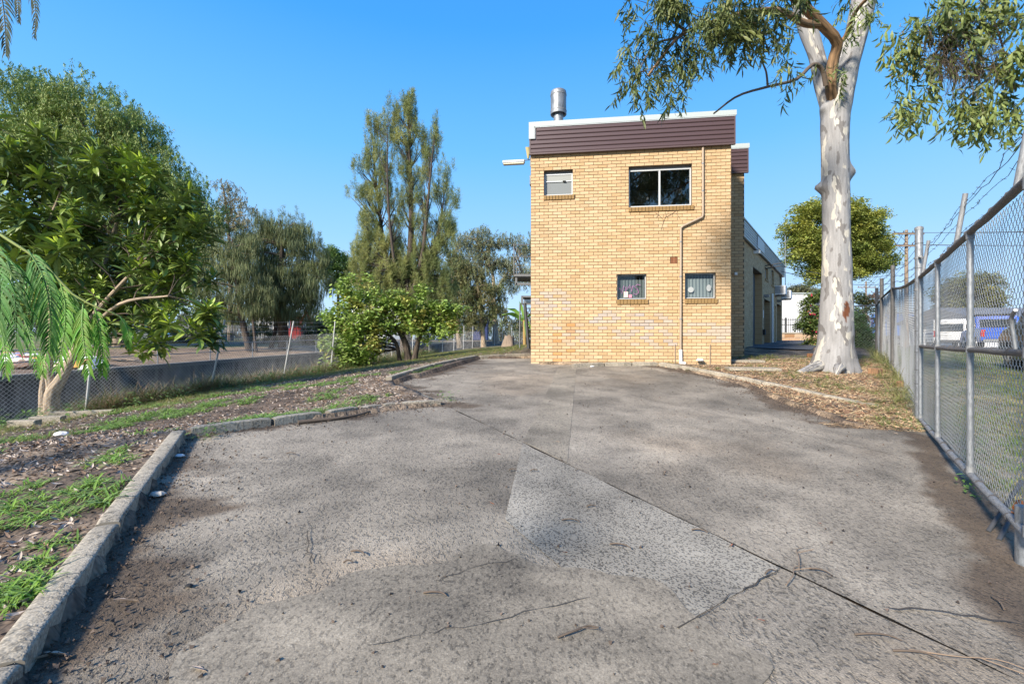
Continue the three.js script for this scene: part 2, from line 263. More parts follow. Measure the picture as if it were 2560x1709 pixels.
{
  const s1 = j1(0, 2) > 0 ? 1 : -1, s2 = j2(0, 5) > 0 ? 1 : -1;   // side of the near-left slab / of the middle slab
  const inn = (X, Z) => onSlab(X - .1, Z) || onSlab(X + .15, Z) || onSlab(X, Z - .15) || onSlab(X, Z + .1) || (Z < 1);
  const A = [(X, Z) => s1 * j1(X, Z) - .0055 - (fbm(X * 4, Z * 4, 3, 341) - .5) * .045], B = (X, Z) => -s1 * j1(X, Z) - .0055 - (fbm(X * 4 + 9, Z * 4, 3, 343) - .5) * .02;
  part('slab', sheet(-5.5, 9.2, -1, 14, .1, A, 0, inn, stainAt), M.concrete, drive);
  part('slab', sheet(-5.5, 9.2, -1, 14, .1, [B, (X, Z) => s2 * j2(X, Z) - .004], 0, inn, stainAt), M.concrete, drive);
  part('slab', sheet(-5.5, 9.2, -1, 14, .1, [B, (X, Z) => -s2 * j2(X, Z) - .004], 0, inn, stainAt), M.concrete, drive);
  // pale strip running to the building and the patch of exposed stones below the joint
  const edge = (a, b) => { const A = gp(...a), B = gp(...b), h = half(A, B); return h; };
  const orient = (h, ref) => { const r = gp(...ref), s = h(r.x, -r.z) > 0 ? 1 : -1; return (X, Z) => s * h(X, Z); };
  const L = orient(edge([1388, 935], [1310, 1105]), [1400, 1030]), Rr = orient(edge([1438, 953], [1419, 1154]), [1400, 1030]);
  const pale = (X, Z) => { const a = fbm(X * 1.1, Z * 1.1, 4, 351), d = fbm(X * 4, Z * 4, 3, 353); const k = .8 + (a - .5) * .9 + (d - .5) * .3; return [k, k, k * .98]; };
  part('patch_strip', sheet(-1, 3, 3.5, 11.8, .1, [L, Rr, (X, Z) => B(X, Z) - .012], .004, null, (X, Z) => pale(X, Z).map((x) => x * .92)), M.concrete, drive);
  const wob = (h) => (X, Z) => h(X, Z) + (fbm(X * 5, Z * 5, 3, 357) - .5) * .05;
  const p2 = [(X, Z) => A[0](X, Z) - .012, orient(edge([1305, 1112], [1262, 1300]), [1500, 1300]), orient(edge([1960, 1421], [1690, 1575]), [1500, 1300]), wob(orient(edge([1200, 1255], [1620, 1600]), [1500, 1300]))];
  part('stone_patch', sheet(-1.5, 2.5, 1, 6, .06, p2, .004, null, pale), M.aggregate, drive);
  // smooth screed dragged over the corner: a round smear with an uneven rim
  const c = gp(1190, 1650), rim = (X, Z) => { const a = Math.atan2(Z + c.z, X - c.x), r = Math.hypot((X - c.x) * .88, (Z + c.z)); return .86 + (fbm(Math.cos(a) * 2 + 5, Math.sin(a) * 2, 3, 361) - .5) * .5 + (fbm(X * 9, Z * 9, 3, 363) - .5) * .06 - r; };
  const screed = (X, Z) => { const a = fbm(X * 1.2 + 8, Z * 3, 4, 371), d = fbm(X * 2.5, Z * 9, 4, 373), k = .76 + (a - .5) * .7 + (d - .5) * .35; return [k, k * .985, k * .95]; };
  part('screed_patch', sheet(-2.4, 1.4, .6, 3.6, .05, [rim], .008, null, screed), mat([.44, .405, .345], .85, { map: M.concrete.map, bumpMap: M.concrete.bumpMap, bumpScale: .0015, vertexColors: true }), drive);
  // soil lodged in the long joint
  { const a = gp(1112, 1013), b = gp(2455, 1663), d = b.clone().sub(a), P = [], n = 160, w = .02; const at2 = (t, s) => { const x = a.x + d.x * t, z = a.z + d.z * t, l = Math.hypot(d.x, d.z); const X = x - d.z / l * s * w, Zz = z + d.x / l * s * w; return [X, flat(X, -Zz) - .012 + (fbm(t * 60, 2, 3, 381) - .5) * .016, Zz]; }; for (let i = -8; i < n + 20; i++) { const A = at2(i / n, -1), B = at2(i / n, 1), C = at2((i + 1) / n, -1), D = at2((i + 1) / n, 1); P.push(...A, ...B, ...C, ...B, ...D, ...C); } part('joint_soil', geoOf(P), mat([.11, .085, .062], 1, { map: T.soil }), drive); }
  // hairline and open cracks
  const ck = (pts, w, seed) => {
    const r = rng(seed), P = []; const q = []; for (let i = 0; i + 1 < pts.length; i++) { const a = gp(...pts[i]), b = gp(...pts[i + 1]), n = Math.max(3, Math.round(a.distanceTo(b) / .07)); for (let k = 0; k < n; k++) { const t = k / n; q.push([lerp(a.x, b.x, t) + (r() - .5) * .03, -lerp(a.z, b.z, t) + (r() - .5) * .03, w * (.4 + r())]); } } const e = gp(...pts[pts.length - 1]); q.push([e.x, -e.z, w * .2]);
    for (let i = 0; i + 1 < q.length; i++) { const [x0, z0, w0] = q[i], [x1, z1, w1] = q[i + 1], l = Math.hypot(x1 - x0, z1 - z0) || 1, nx = -(z1 - z0) / l, nz = (x1 - x0) / l; const v = (x, z) => [x, flat(x, z) + .0135, -z]; const a = v(x0 + nx * w0, z0 + nz * w0), b = v(x0 - nx * w0, z0 - nz * w0), c = v(x1 + nx * w1, z1 + nz * w1), d = v(x1 - nx * w1, z1 - nz * w1); P.push(...a, ...b, ...c, ...b, ...d, ...c); }
    part('crack', geoOf(P), M.crack, drive);
  };
  ck([[780, 1240], [900, 1215], [1010, 1190], [1100, 1160]], .0022, 1); ck([[1090, 1460], [1200, 1425], [1290, 1400]], .002, 2); ck([[1080, 1590], [1230, 1560], [1350, 1530], [1480, 1498]], .002, 3);
  ck([[2214, 1527], [2330, 1540], [2440, 1556], [2560, 1570]], .0055, 4); ck([[690, 1385], [770, 1368], [835, 1345]], .002, 5); ck([[770, 1330], [775, 1385], [778, 1420]], .003, 6); ck([[1700, 1575], [1830, 1500], [1960, 1421]], .0028, 7); ck([[640, 1275], [720, 1255], [830, 1245]], .0018, 8); ck([[930, 1630], [1060, 1600]], .0018, 9);
}
// ---------------------------------------------------------------- kerb stones
{
  const kr = thing('kerb', null, null, new THREE.Vector3(), null, 'structure');
  const stone = (a, b, w, h, seed, gap = .012, dip = [0, 0]) => {   // a, b: points along the slab-side foot; body lies on the other side
    const r = rng(seed), dx = b.x - a.x, dz = b.z - a.z, l = Math.hypot(dx, dz), ux = dx / l, uz = dz / l, nx = -uz, nz = ux;
    const n = Math.max(3, Math.round(l / .07)), prof = [[0, -.12], [0, h * .86], [.01, h * .97], [.026, h], [w * .5, h + .003], [w - .026, h], [w - .008, h * .97], [w, h * .86], [w, -.12]];
    const g = grid(n, prof.length - 1, (i, j) => {
      const t = i / n, s = gap + t * (l - 2 * gap), [o, y] = prof[j], x = a.x + ux * s, z = a.z + uz * s;
      const chip = y > 0 ? Math.max(0, fbm(s * 6 + seed * 7, j * .9, 3, 401) - .7) * .05 : 0, wv = (fbm(s * 1.1 + seed, j * .3, 2, 403) - .5) * .01, e = (i === 0 || i === n) && y > 0 ? .012 : 0;
      return { p: [x + nx * (o + wv + (o < w * .4 ? chip : 0)), flat(x, -z) + y - chip - e + lerp(dip[0], dip[1], t) * (y > 0 ? 1 : 0) + wv * .4, z + nz * (o + wv)], uv: [s, o + y] };
    });
    const ends = [0, n].map((i) => { const P = []; const q = prof.map((_, j) => { const k = (j * (n + 1) + i) * 3, p = g.attributes.position.array; return [p[k], p[k + 1], p[k + 2]]; }); for (let j = 1; j + 1 < q.length; j++) P.push(...q[0], ...q[j], ...q[j + 1]); return geoOf(P); });
    part('kerb_stone', [g, ...ends], M.kerb, kr);
  };
  const run = (pts, w, h, seed, side = 1) => { for (let i = 0; i + 1 < pts.length; i++) { const a = gp(...pts[i]), b = gp(...pts[i + 1]); side > 0 ? stone(a, b, w, h, seed + i) : stone(b, a, w, h, seed + i); } };
  // along the canal-side bed
  const k0 = gp(59, 1709), k1 = gp(212, 1479), d = k1.clone().sub(k0); const start = k0.clone().addScaledVector(d, -1.6); start.y = flat(start.x, -start.z);
  stone(k0, start, .125, .085, 3); stone(gp(300, 1340), k0, .125, .085, 5); stone(gp(466, 1093), gp(300, 1340), .125, .09, 6);
  run([[475, 1093], [680, 1067]], .13, .1, 11, -1); run([[684, 1067], [806, 1049]], .13, .1, 13, -1);
  run([[822, 1045], [896, 1032]], .12, .085, 15, -1); run([[906, 1031], [957, 1024]], .12, .07, 16, -1); run([[960, 1023], [1000, 1020]], .12, .075, 17, -1); run([[1003, 1019], [1104, 1013]], .12, .075, 18, -1);
  run([[1083, 1000], [1040, 984], [1008, 971]], .12, .03, 21, -1);
  run([[979, 957], [1030, 939], [1085, 922], [1140, 909], [1197, 898]], .13, .12, 25, -1); run([[1200, 898], [1262, 894], [1326, 891]], .13, .1, 31, -1);
  // in front of the wall and round the gum tree's bed
  const f = [[1433, 920], [1512, 916], [1580, 915], [1646, 915]]; run(f, .11, .1, 41, -1);
  run([[1646, 915], [1745, 934], [1840, 953], [1905, 967], [1973, 982], [2055, 1001], [2142, 1021]], .14, .105, 51, -1); run([[2142, 1021], [2200, 1026]], .14, .09, 61, -1);
  // loose lengths of edging at the foot of the loquat
  const old = thing('stone_edging', 'short old concrete edging blocks at the foot of the loquat tree', 'edging', gpT(100, 1058));
  for (const [px, py, w, ry] of [[60, 1068, .5, .1], [118, 1058, .55, .25], [205, 1043, 1.1, .3]]) { const p = gpT(px, py); const b = cbox(-w / 2, w / 2, -.1, .14, -.09, .09, .02); b.rotateY(ry); b.translate(p.x, p.y, p.z); part('block', metric(b), M.kerb, old); }
}
// ---------------------------------------------------------------- canal and far bank
const WX = (Z) => -17.6 + .274 * (Z - 16), WY = (Z) => -1.23 + .029 * (clamp(Z, -10, 60) - 16);
const bankY = (X, Z) => { const d = WX(Z) - X; return WY(Z) - .12 + sm(0, 14, d) * .45 + sm(14, 60, d) * .3; };
{
  const Zs = []; for (let z = -30; z < 30; z += .8) Zs.push(z); for (let z = 30, s = 1; z < 480; z += s, s *= 1.08) Zs.push(z);
  const n = Zs.length - 1, strip = (k, fn, uvf) => grid(k, n, (i, j) => ({ p: fn(i / k, Zs[j]), uv: uvf ? uvf(i / k, Zs[j]) : undefined }));
  const canal = thing('canal', null, null, new THREE.Vector3(), null, 'structure');
  part('near_wall', strip(4, (t, Z) => [pl(FX, Z) - .5, lerp(pl(FY, Z), -4.3, t), -Z], (t, Z) => [Z, t * 3]), M.canal, canal);
  part('canal_floor', strip(6, (t, Z) => [lerp(pl(FX, Z) - .5, WX(Z), t), -4.25, -Z], (t, Z) => [t * 8, Z]), M.canalFloor, canal);
  part('far_wall', strip(6, (t, Z) => [WX(Z) + (1 - t) * .06, lerp(WY(Z) - .1, -4.3, t), -Z], (t, Z) => [Z, t * 3]), M.canal, canal);
  const cop = [[.12, -.12], [.12, -.06], [.1, -.045], [.14, -.03], [.14, .05], [.11, .07], [-.2, .07], [-.2, -.2]];
  part('coping', strip(cop.length - 1, (t, Z) => { const q = cop[Math.round(t * (cop.length - 1))]; return [WX(Z) + q[0], WY(Z) + q[1], -Z]; }, (t, Z) => [Z, t]), M.coping, canal);
  const bank = grid(60, n, (i, j) => { const Z = Zs[j], d = Math.pow(i / 60, 2.2) * 260 + i * .1 + .1, X = WX(Z) - d, a = fbm(X * .5, Z * .5, 4, 501), b = fbm(X * 2.5, Z * 2.5, 3, 503), grassy = sm(.46, .54, fbm(X * .16, Z * .16, 4, 507) + (d > 9 ? .12 : -.14)); const c = [0, 1, 2].map((q) => lerp(lerp([.16, .11, .08][q], [.3, .22, .15][q], sm(.35, .65, a * .5 + b * .5)), lerp([.1, .14, .035][q], [.24, .2, .1][q], sm(.4, .65, b)), grassy)); return { p: [X, bankY(X, Z) + (b - .5) * .12 * sm(.3, 2, d), -Z], c: c.map((x) => x * 1.7), uv: [X, Z] }; });
  tag(part('canal_bank', bank, M.ground, scene), null, null, null, 'structure');
  // pipe handrail on the wall
  const rail = thing('handrail', 'low grey pipe handrail along the top of the canal wall', 'handrail', V(WX(16), WY(16), 16));
  const pt = (Z, h) => V(WX(Z) - .03, WY(Z) + .07 + h, Z), zz = []; for (let z = 2; z < 40; z += 1) zz.push(z);
  for (const h of [.42, .85]) part('rail', tube(zz.map((z) => pt(z, h)), .022, 6), M.zinc, rail);
  for (let z = 3; z < 40; z += 2.6) part('post', tube([pt(z, -.1), pt(z, .87)], .026, 6), M.zinc, rail);
}
// ---------------------------------------------------------------- asphalt yard beside the building, street
{
  const O = new THREE.Vector3(8.5, 0, 0);
  const yard = grid(26, 40, (i, j) => { const a = lerp(11.1, 31, j / 40), w = lerp(-7.2, -1.9, i / 26), X = 5.8 + a * .588 + w * .809, Z = 6.6 + a * .809 - w * .588; return { p: [X, G(X, Z) + .03, -Z], uv: [X, Z] }; });
  tag(part('asphalt_yard', yard, M.asphalt, scene), null, null, null, 'structure');
  const road = grid(10, 60, (i, j) => { const a = lerp(-30, 190, j / 60), w = lerp(3.85, 12, i / 10), X = 5.8 + a * .588 + w * .809, Z = 6.6 + a * .809 - w * .588; return { p: [X, G(X, Z) + .03, -Z], uv: [X, Z] }; });
  tag(part('road', road, M.road, scene), null, null, null, 'structure');
  const kerb = (w0, nm) => { const prof = [[0, -.05], [0, .12], [.03, .14], [.15, .14], [.15, -.05]]; tag(part('street_kerb', grid(4, 60, (i, j) => { const a = lerp(-30, 190, j / 60), w = w0 + prof[i][0], X = 5.8 + a * .588 + w * .809, Z = 6.6 + a * .809 - w * .588; return { p: [X, G(X, Z) + prof[i][1], -Z], uv: [a, prof[i][0] + prof[i][1]] }; }), M.kerb, scene), null, null, null, 'structure'); };
  kerb(3.7); kerb(12);
}
// ---------------------------------------------------------------- brick building
const bld = thing('brick_building', 'two-storey cream brick building with a dark ribbed fascia and a long low wing', 'building', V(.51, -.62, 12.58));
bld.rotation.y = -.1281; bld.updateMatrixWorld(true);
const toB = bld.matrixWorld.clone().invert();
const BR = rng(77), C0 = .086, BW = 5.17, BH = 66 * C0;
const brickTint = [[.54, .383, .218], [.56, .405, .236], [.52, .358, .196], [.545, .378, .212], [.58, .427, .256], [.495, .333, .174], [.555, .398, .228], [.53, .368, .204]];
const hard = [];   // strokes of washed-out paint on the wall: u, v, radius
for (const [a, b] of [[[.12, 1.7], [.42, 1.85]], [[.42, 1.85], [.85, 1.95]], [[.18, 1.62], [.5, 1.4]], [[.5, 1.4], [.62, 1.95]], [[.1, 1.3], [.62, 1.3]], [[.6, 1.5], [.7, 1.0]], [[.9, 1.75], [1.0, 1.5]], [[1.0, .8], [1.3, .95]], [[1.3, .95], [1.05, .6]], [[1.2, .9], [1.5, .62]], [[1.7, 1.15], [2.0, 1.35]], [[2.0, 1.35], [1.9, .9]], [[2.2, 1.35], [2.3, .75]], [[2.3, .75], [2.6, .75]], [[2.5, 1.35], [2.9, 1.3]], [[2.7, 1.1], [2.75, .6]], [[2.9, 1.1], [3.2, 1.05]], [[2.9, .8], [3.3, .5]], [[3.05, 1.3], [3.2, .5]], [[3.4, 1.3], [3.5, .9]], [[3.5, .9], [3.7, .5]], [[3.5, 1.2], [3.8, 1.1]], [[4.2, 1.0], [5.1, .95]], [[4.1, .85], [5.1, .8]], [[4.3, .7], [5.0, .65]]]) hard.push([a, b]);
const segD = (x, y, [a, b]) => { const dx = b[0] - a[0], dy = b[1] - a[1], t = clamp(((x - a[0]) * dx + (y - a[1]) * dy) / (dx * dx + dy * dy)); return Math.hypot(x - a[0] - dx * t, y - a[1] - dy * t); };
function brickGeo(w, h, d, ox = 0, oy = 0) { return metric(cbox(0, w, 0, h, 0, d, .005), 1, ox, oy); }
// lay courses in [0,W] x [0,H] of a local frame, leaving out the holes; calls put(u0, u1, v0, tint index, colour)
function lay(W, H, holes, seed, put, fullStart = 0) {
  const r = rng(seed), n = Math.round(H / C0);
  for (let k = 0; k < n; k++) {
    const v0 = k * C0, vm = v0 + C0 / 2; let spans = [[0, W]];
    for (const [a, b, c, d] of holes) if (vm > c && vm < d) spans = spans.flatMap(([s, e]) => b <= s || a >= e ? [[s, e]] : [[s, a], [b, e]].filter(([x, y]) => y - x > .03));
    for (const [s, e] of spans) { let u = Math.floor(s / .24) * .24 - (k % 2 ? .12 : 0); while (u < e) { const a = Math.max(u, s), b = Math.min(u + .24, e); if (b - a > .045) put(a + .0055, b - .0055, v0 + .005, r); u += .24; } }
  }
}
function wallColour(u, v, r) {
  let c = brickTint[r() * brickTint.length | 0].slice(); const k = .93 + r() * .14; c = c.map((x) => x * k);
  const warm = fbm(u * .8, v * .8, 3, 601) * .7; c = [c[0], c[1] * (1.04 - warm * .1), c[2] * (1.1 - warm * .25)];
  let d = 9; for (const s of hard) d = Math.min(d, segD(u, v, s)); if (d < .11 && r() < .8) { const t = (.35 + r() * .4) * sm(.13, .04, d); c = c.map((x, q) => lerp(x, [.4, .38, .38][q], t)); }
  if (((u > .62 && u < .8) || (u > .98 && u < 1.08)) && v < 1.05 && r() < .6) c = [c[0] * .95, c[1] * .72, c[2] * .5];
  return c;
}
const OPEN = { W1: [.36, 1.13, 4.59, 5.246], W2: [2.6, 4.2, 4.19, 5.246], W3: [2.3, 3.05, 1.76, 2.408], W4: [4.03, 4.79, 1.76, 2.408] };
const HOLES = [[.36, 1.13, 4.472, 5.246], [2.6, 4.2, 4.042, 5.246], [2.3, 3.05, 1.634, 2.408], [4.03, 4.79, 1.634, 2.408], [3.66, 3.84, 2.666, 2.838]];
{
  const s = new THREE.Shape([[0, -.5], [BW, -.5], [BW, 5.75], [0, 5.75]].map((p) => new THREE.Vector2(...p)));
  for (const [a, b, c, d] of HOLES) s.holes.push(new THREE.Path([[a, c], [a, d], [b, d], [b, c]].map((p) => new THREE.Vector2(...p))));
  const wall = lpart('front_wall', metric(new THREE.ExtrudeGeometry(s, { depth: .22, bevelEnabled: false }).translate(0, 0, -.226)), M.mortar, bld);
  const list = []; lay(BW, BH, HOLES, 11, (a, b, v, r) => { const c = wallColour((a + b) / 2, v, r); list.push({ a, b, v, c, w: r(), z: (r() - .5) * .003 }); });
  for (let k = -5; k < 0; k++) for (let u = k % 2 ? -.12 : 0; u < BW; u += .24) list.push({ a: Math.max(u, 0) + .0045, b: Math.min(u + .24, BW) - .0045, v: k * C0 + .004, c: wallColour(u, k * C0, BR), w: BR(), z: 0, low: 1 });
  // the 300 that show largest stand nearest, towards the street corner
  const order = list.filter((q) => !q.low && q.b - q.a > .2).sort((p, q) => q.a - p.a).slice(0, 300), own = new Set(order);
  const geos = [0, .37, .71].map((o) => brickGeo(.229, .076, .1, o, o * 1.7)), mats = brickTint.map((c) => { const m = M.brick.clone(); m.vertexColors = false; m.color = lin(c); return m; }), wash = mats.map((m, i) => { const q = m.clone(); q.color = lin(brickTint[i].map((x, j) => lerp(x, [.4, .38, .38][j], .45))); return q; });
  for (const q of order) {
    let best = 0, bd = 9; mats.forEach((m, i) => { for (const [set, o] of [[brickTint[i], 0]]) { const e = Math.hypot(set[0] - q.c[0], (set[1] - q.c[1]) * 1.2, (set[2] - q.c[2]) * 2); if (e < bd) { bd = e; best = i; } } });
    const grey = q.c[2] / q.c[0] > .54; const m = lpart('brick', geos[(q.w * 3) | 0], grey ? wash[best] : mats[best], wall); m.position.set(q.a, q.v, -.094 + q.z); m.scale.x = (q.b - q.a) / .229;
  }
  const rest = list.filter((q) => !own.has(q)).map((q) => tint(brickGeo(q.b - q.a, .076, .1, q.w * 3, q.v).translate(q.a, q.v, -.094 + q.z), q.c));
  lpart('brick_courses', rest, M.brick, wall, 'stuff');
  // window reveals are lined with brick
  for (const k of Object.keys(OPEN)) { const [a, b, c, d] = OPEN[k], l = []; for (let v = c; v < d - .04; v += C0) for (const x of [a - .1, b]) l.push(tint(brickGeo(.1, Math.min(.078, d - v), .11, v, x).translate(x + (x < a ? .0 : 0), v, -.2), brickTint[(v * 37 | 0) % 8])); lpart('reveal', l, M.brick, wall, 'stuff'); }
}
function sill(u0, u1, v0, v1) { const l = lpart('sill', metric(box(u0, u1, v0 - .004, v1 - .03, -.2, .0)), M.mortar, bld), n = Math.round((u1 - u0 + .06) / .086), w = (u1 - u0 + .06) / n, g = metric(cbox(0, w - .008, 0, v1 - v0, 0, .2, .008)); g.rotateX(.12); for (let i = 0; i < n; i++) { const m = lpart('sill_brick', g, M.sillBrick, l); m.position.set(u0 - .01 + i * w, v0 - .006, -.16); } }
function frame(parent, a, b, c, d, t, z0, z1, m = M.alu) { return lpart('frame', [box(a, b, c, c + t, z0, z1), box(a, b, d - t, d, z0, z1), box(a, a + t, c + t, d - t, z0, z1), box(b - t, b, c + t, d - t, z0, z1)], m, parent); }
const pane = (parent, a, b, c, d, z, m = M.glass, name = 'pane') => lpart(name, new THREE.PlaneGeometry(b - a, d - c).translate((a + b) / 2, (c + d) / 2, z), m, parent);
{
  for (const k of Object.keys(OPEN)) { const o = OPEN[k]; sill(o[0], o[1], o[2] - .118, o[2]); }
  // large sliding window
  let [a, b, c, d] = OPEN.W2, w = new THREE.Group(); w.name = 'window'; bld.add(w); tag(w, 'wide sliding window reflecting the trees');
  frame(w, a + .002, b - .002, c + .002, d - .07, .032, -.14, -.09); lpart('head_trim', box(a + .002, b - .002, d - .068, d - .002, -.15, -.11), M.zincDull, w);
  const mid = (a + b) / 2; lpart('mullion', box(mid - .022, mid + .022, c + .034, d - .102, -.135, -.095), M.alu, w); pane(w, a + .032, mid - .022, c + .032, d - .102, -.118, M.glassDark); pane(w, mid + .022, b - .032, c + .032, d - .102, -.112, M.glassDark);
  // small frosted awning window
  [a, b, c, d] = OPEN.W1; w = new THREE.Group(); w.name = 'window'; bld.add(w); tag(w, 'small frosted awning window');
  frame(w, a + .002, b - .002, c + .002, d - .07, .03, -.14, -.1); lpart('head_trim', box(a + .002, b - .002, d - .068, d - .002, -.15, -.12), M.zincDull, w);
  const cut = lerp(c, d, .58); lpart('rail', box(a + .032, b - .032, cut - .012, cut + .012, -.13, -.095), M.alu, w); pane(w, a + .03, b - .03, c + .03, cut - .012, -.12, M.frosted); pane(w, a + .03, b - .03, cut + .012, d - .1, -.115, mat([.27, .28, .26], .4)); lpart('latch', box(a + .5, a + .58, cut - .02, cut + .012, -.095, -.075), M.dark, w);
  // two low windows with bars and sheeting behind the glass
  for (const [key, tagged] of [['W3', 1], ['W4', 0]]) {
    [a, b, c, d] = OPEN[key]; w = new THREE.Group(); w.name = 'window'; bld.add(w); tag(w, tagged ? 'low window scrawled with pink marker' : 'low window with clouded sheeting and bars');
    frame(w, a + .002, b - .002, c + .002, d - .002, .02, -.14, -.1); const top = lerp(c, d, .8);
    lpart('corrugated_sheet', grid(60, 1, (i, j) => ({ p: [lerp(a + .035, b - .035, i / 60), j ? top : c + .035, -.17 + Math.cos(i / 60 * Math.PI * 2 * 8) * .012] })), mat(tagged ? [.12, .135, .135] : [.22, .24, .24], .6), w);
    for (let i = 0; i < 9; i++) lpart('bar', tube([new THREE.Vector3(lerp(a + .07, b - .07, i / 8), top - .1, -.2), new THREE.Vector3(lerp(a + .07, b - .07, i / 8), d - .04, -.2)], .007, 5), M.zinc, w);
    pane(w, a + .03, b - .03, c + .03, d - .03, -.12);
    if (tagged) {
      const ink = mat([.32, .12, .3], .6), st = (pts) => tube(pts.map(([x, y]) => new THREE.Vector3(lerp(a, b, x), lerp(c, d, y), -.117)), .008, 4);
      lpart('scrawl', [st([[.08, .5], [.17, .22], [.24, .55]]), st([[.3, .2], [.32, .52]]), st([[.46, .58], [.32, .36], [.5, .5]]), st([[.5, .3], [.55, .55], [.62, .5]]), st([[.82, .56], [.72, .6], [.6, .52], [.72, .4], [.76, .27], [.66, .18], [.56, .24]])], ink, w);
      lpart('sticker', box(a + .18, a + .29, c + .05, c + .2, -.118, -.114), mat([.62, .5, .42], .8), w); lpart('sticker', box(a + .31, a + .39, c + .04, c + .12, -.118, -.114), mat([.6, .22, .3], .8), w);
    } else { lpart('smear', [new THREE.CircleGeometry(.075, 18).translate(a + .17, c + .23, -.1185), new THREE.CircleGeometry(.06, 18).scale(1, 1.5, 1).translate(b - .14, c + .27, -.1185)], mat([.32, .34, .34], .8), w); }
  }
  // terracotta vent
  const v = lpart('wall_vent', box(3.664, 3.836, 2.672, 2.834, -.09, -.03), mat([.3, .12, .06], .9), bld); for (let i = 0; i < 6; i++) for (const j of [0, 1]) lpart('grille_bar', box(3.668 + j * .086, 3.744 + j * .086, 2.68 + i * .026, 2.69 + i * .026, -.03, .004), mat([.36, .16, .08], .9), v); lpart('mid_bar', box(3.745, 3.755, 2.672, 2.834, -.03, .006), mat([.36, .16, .08], .9), v);
  // waste pipe
  const P = (u, y) => new THREE.Vector3(u, y, .055); lpart('waste_pipe', tube([P(4.46, 5.6), P(4.46, 3.9), P(4.44, 3.84), P(3.96, 3.62), P(3.91, 3.57), P(3.905, .42)], .03, 10), M.downpipe, bld); lpart('pipe_foot', [tube([P(3.905, .42), P(3.91, .04)], .042, 10), tube([P(3.91, .08), P(4.02, .06)], .042, 10)], M.pvc, bld); lpart('pipe_elbow', tube([P(4.46, 5.6), new THREE.Vector3(4.46, 5.63, .05), new THREE.Vector3(4.47, 5.64, -.02)], .034, 8), M.downpipe, bld);
  for (const y of [5.2, 4.5, 3.2, 2.3, 1.2]) lpart('pipe_clip', tube([new THREE.Vector3(y > 3.8 ? 4.46 : 3.907, y, .055), new THREE.Vector3(y > 3.8 ? 4.46 : 3.907, y + .03, .055)], .036, 10), M.zincDull, bld);
  for (const u of [3.77, 4.64]) lpart('conduit', tube([new THREE.Vector3(u, -.1, .022), new THREE.Vector3(u, .56, .022)], .012, 6), M.downpipe, bld);
}
// fascia: ribbed boards, trims and a pale metal cap
function fascia(u0, u1, v0, z, stepLeft, nm) {
  const f = new THREE.Group(); f.name = 'fascia'; bld.add(f); const h = .115, vert = stepLeft ? .16 : 0;
  lpart('backing', box(u0 + .01, u1 - .01, v0 + .01, v0 + .74, z - .09, z - .025), M.fascia, f);
  for (let i = 0; i < 6; i++) { const a = u0 + .035 + (i > 2 && stepLeft ? vert : 0), y = v0 + .04 + i * h; const s = new THREE.Shape([[0, 0], [.012, .004], [.022, .02], [.022, h - .018], [0, h - .006]].map((p) => new THREE.Vector2(...p))); const g = new THREE.ExtrudeGeometry(s, { depth: u1 - .03 - a, bevelEnabled: false }); g.rotateY(-Math.PI / 2); g.translate(0, y, z - .024); const q = g.clone().applyMatrix4(new THREE.Matrix4().makeScale(-1, 1, 1)).translate(a, 0, 0); const pos = q.attributes.position; q.computeVertexNormals(); lpart('fascia_board', q, M.fascia, f); }
  lpart('trim', [box(u0, u1, v0, v0 + .038, z - .06, z + .006), box(u0, u0 + .034, v0 + .038, v0 + (stepLeft ? .4 : .72), z - .06, z + .005), box(u1 - .03, u1, v0 + .038, v0 + .73, z - .06, z + .005)], M.fasciaTrim, f);
  lpart('cap', [box(u0 - .012, u1 + .02, v0 + .735, v0 + .865, z - .3, z + .022), ...(stepLeft ? [box(u0 - .012, u0 + .13, v0 + .415, v0 + .735, z - .3, z + .021)] : [])], M.cap, f);
  lpart('cap_bead', [box(u0 + vert, u1, v0 + .715, v0 + .732, z - .03, z + .014), ...(stepLeft ? [box(u0 + .14, u0 + .158, v0 + .415, v0 + .714, z - .03, z + .014)] : [])], M.alu, f);
}
fascia(-.03, BW + .07, 5.655, .11, true);
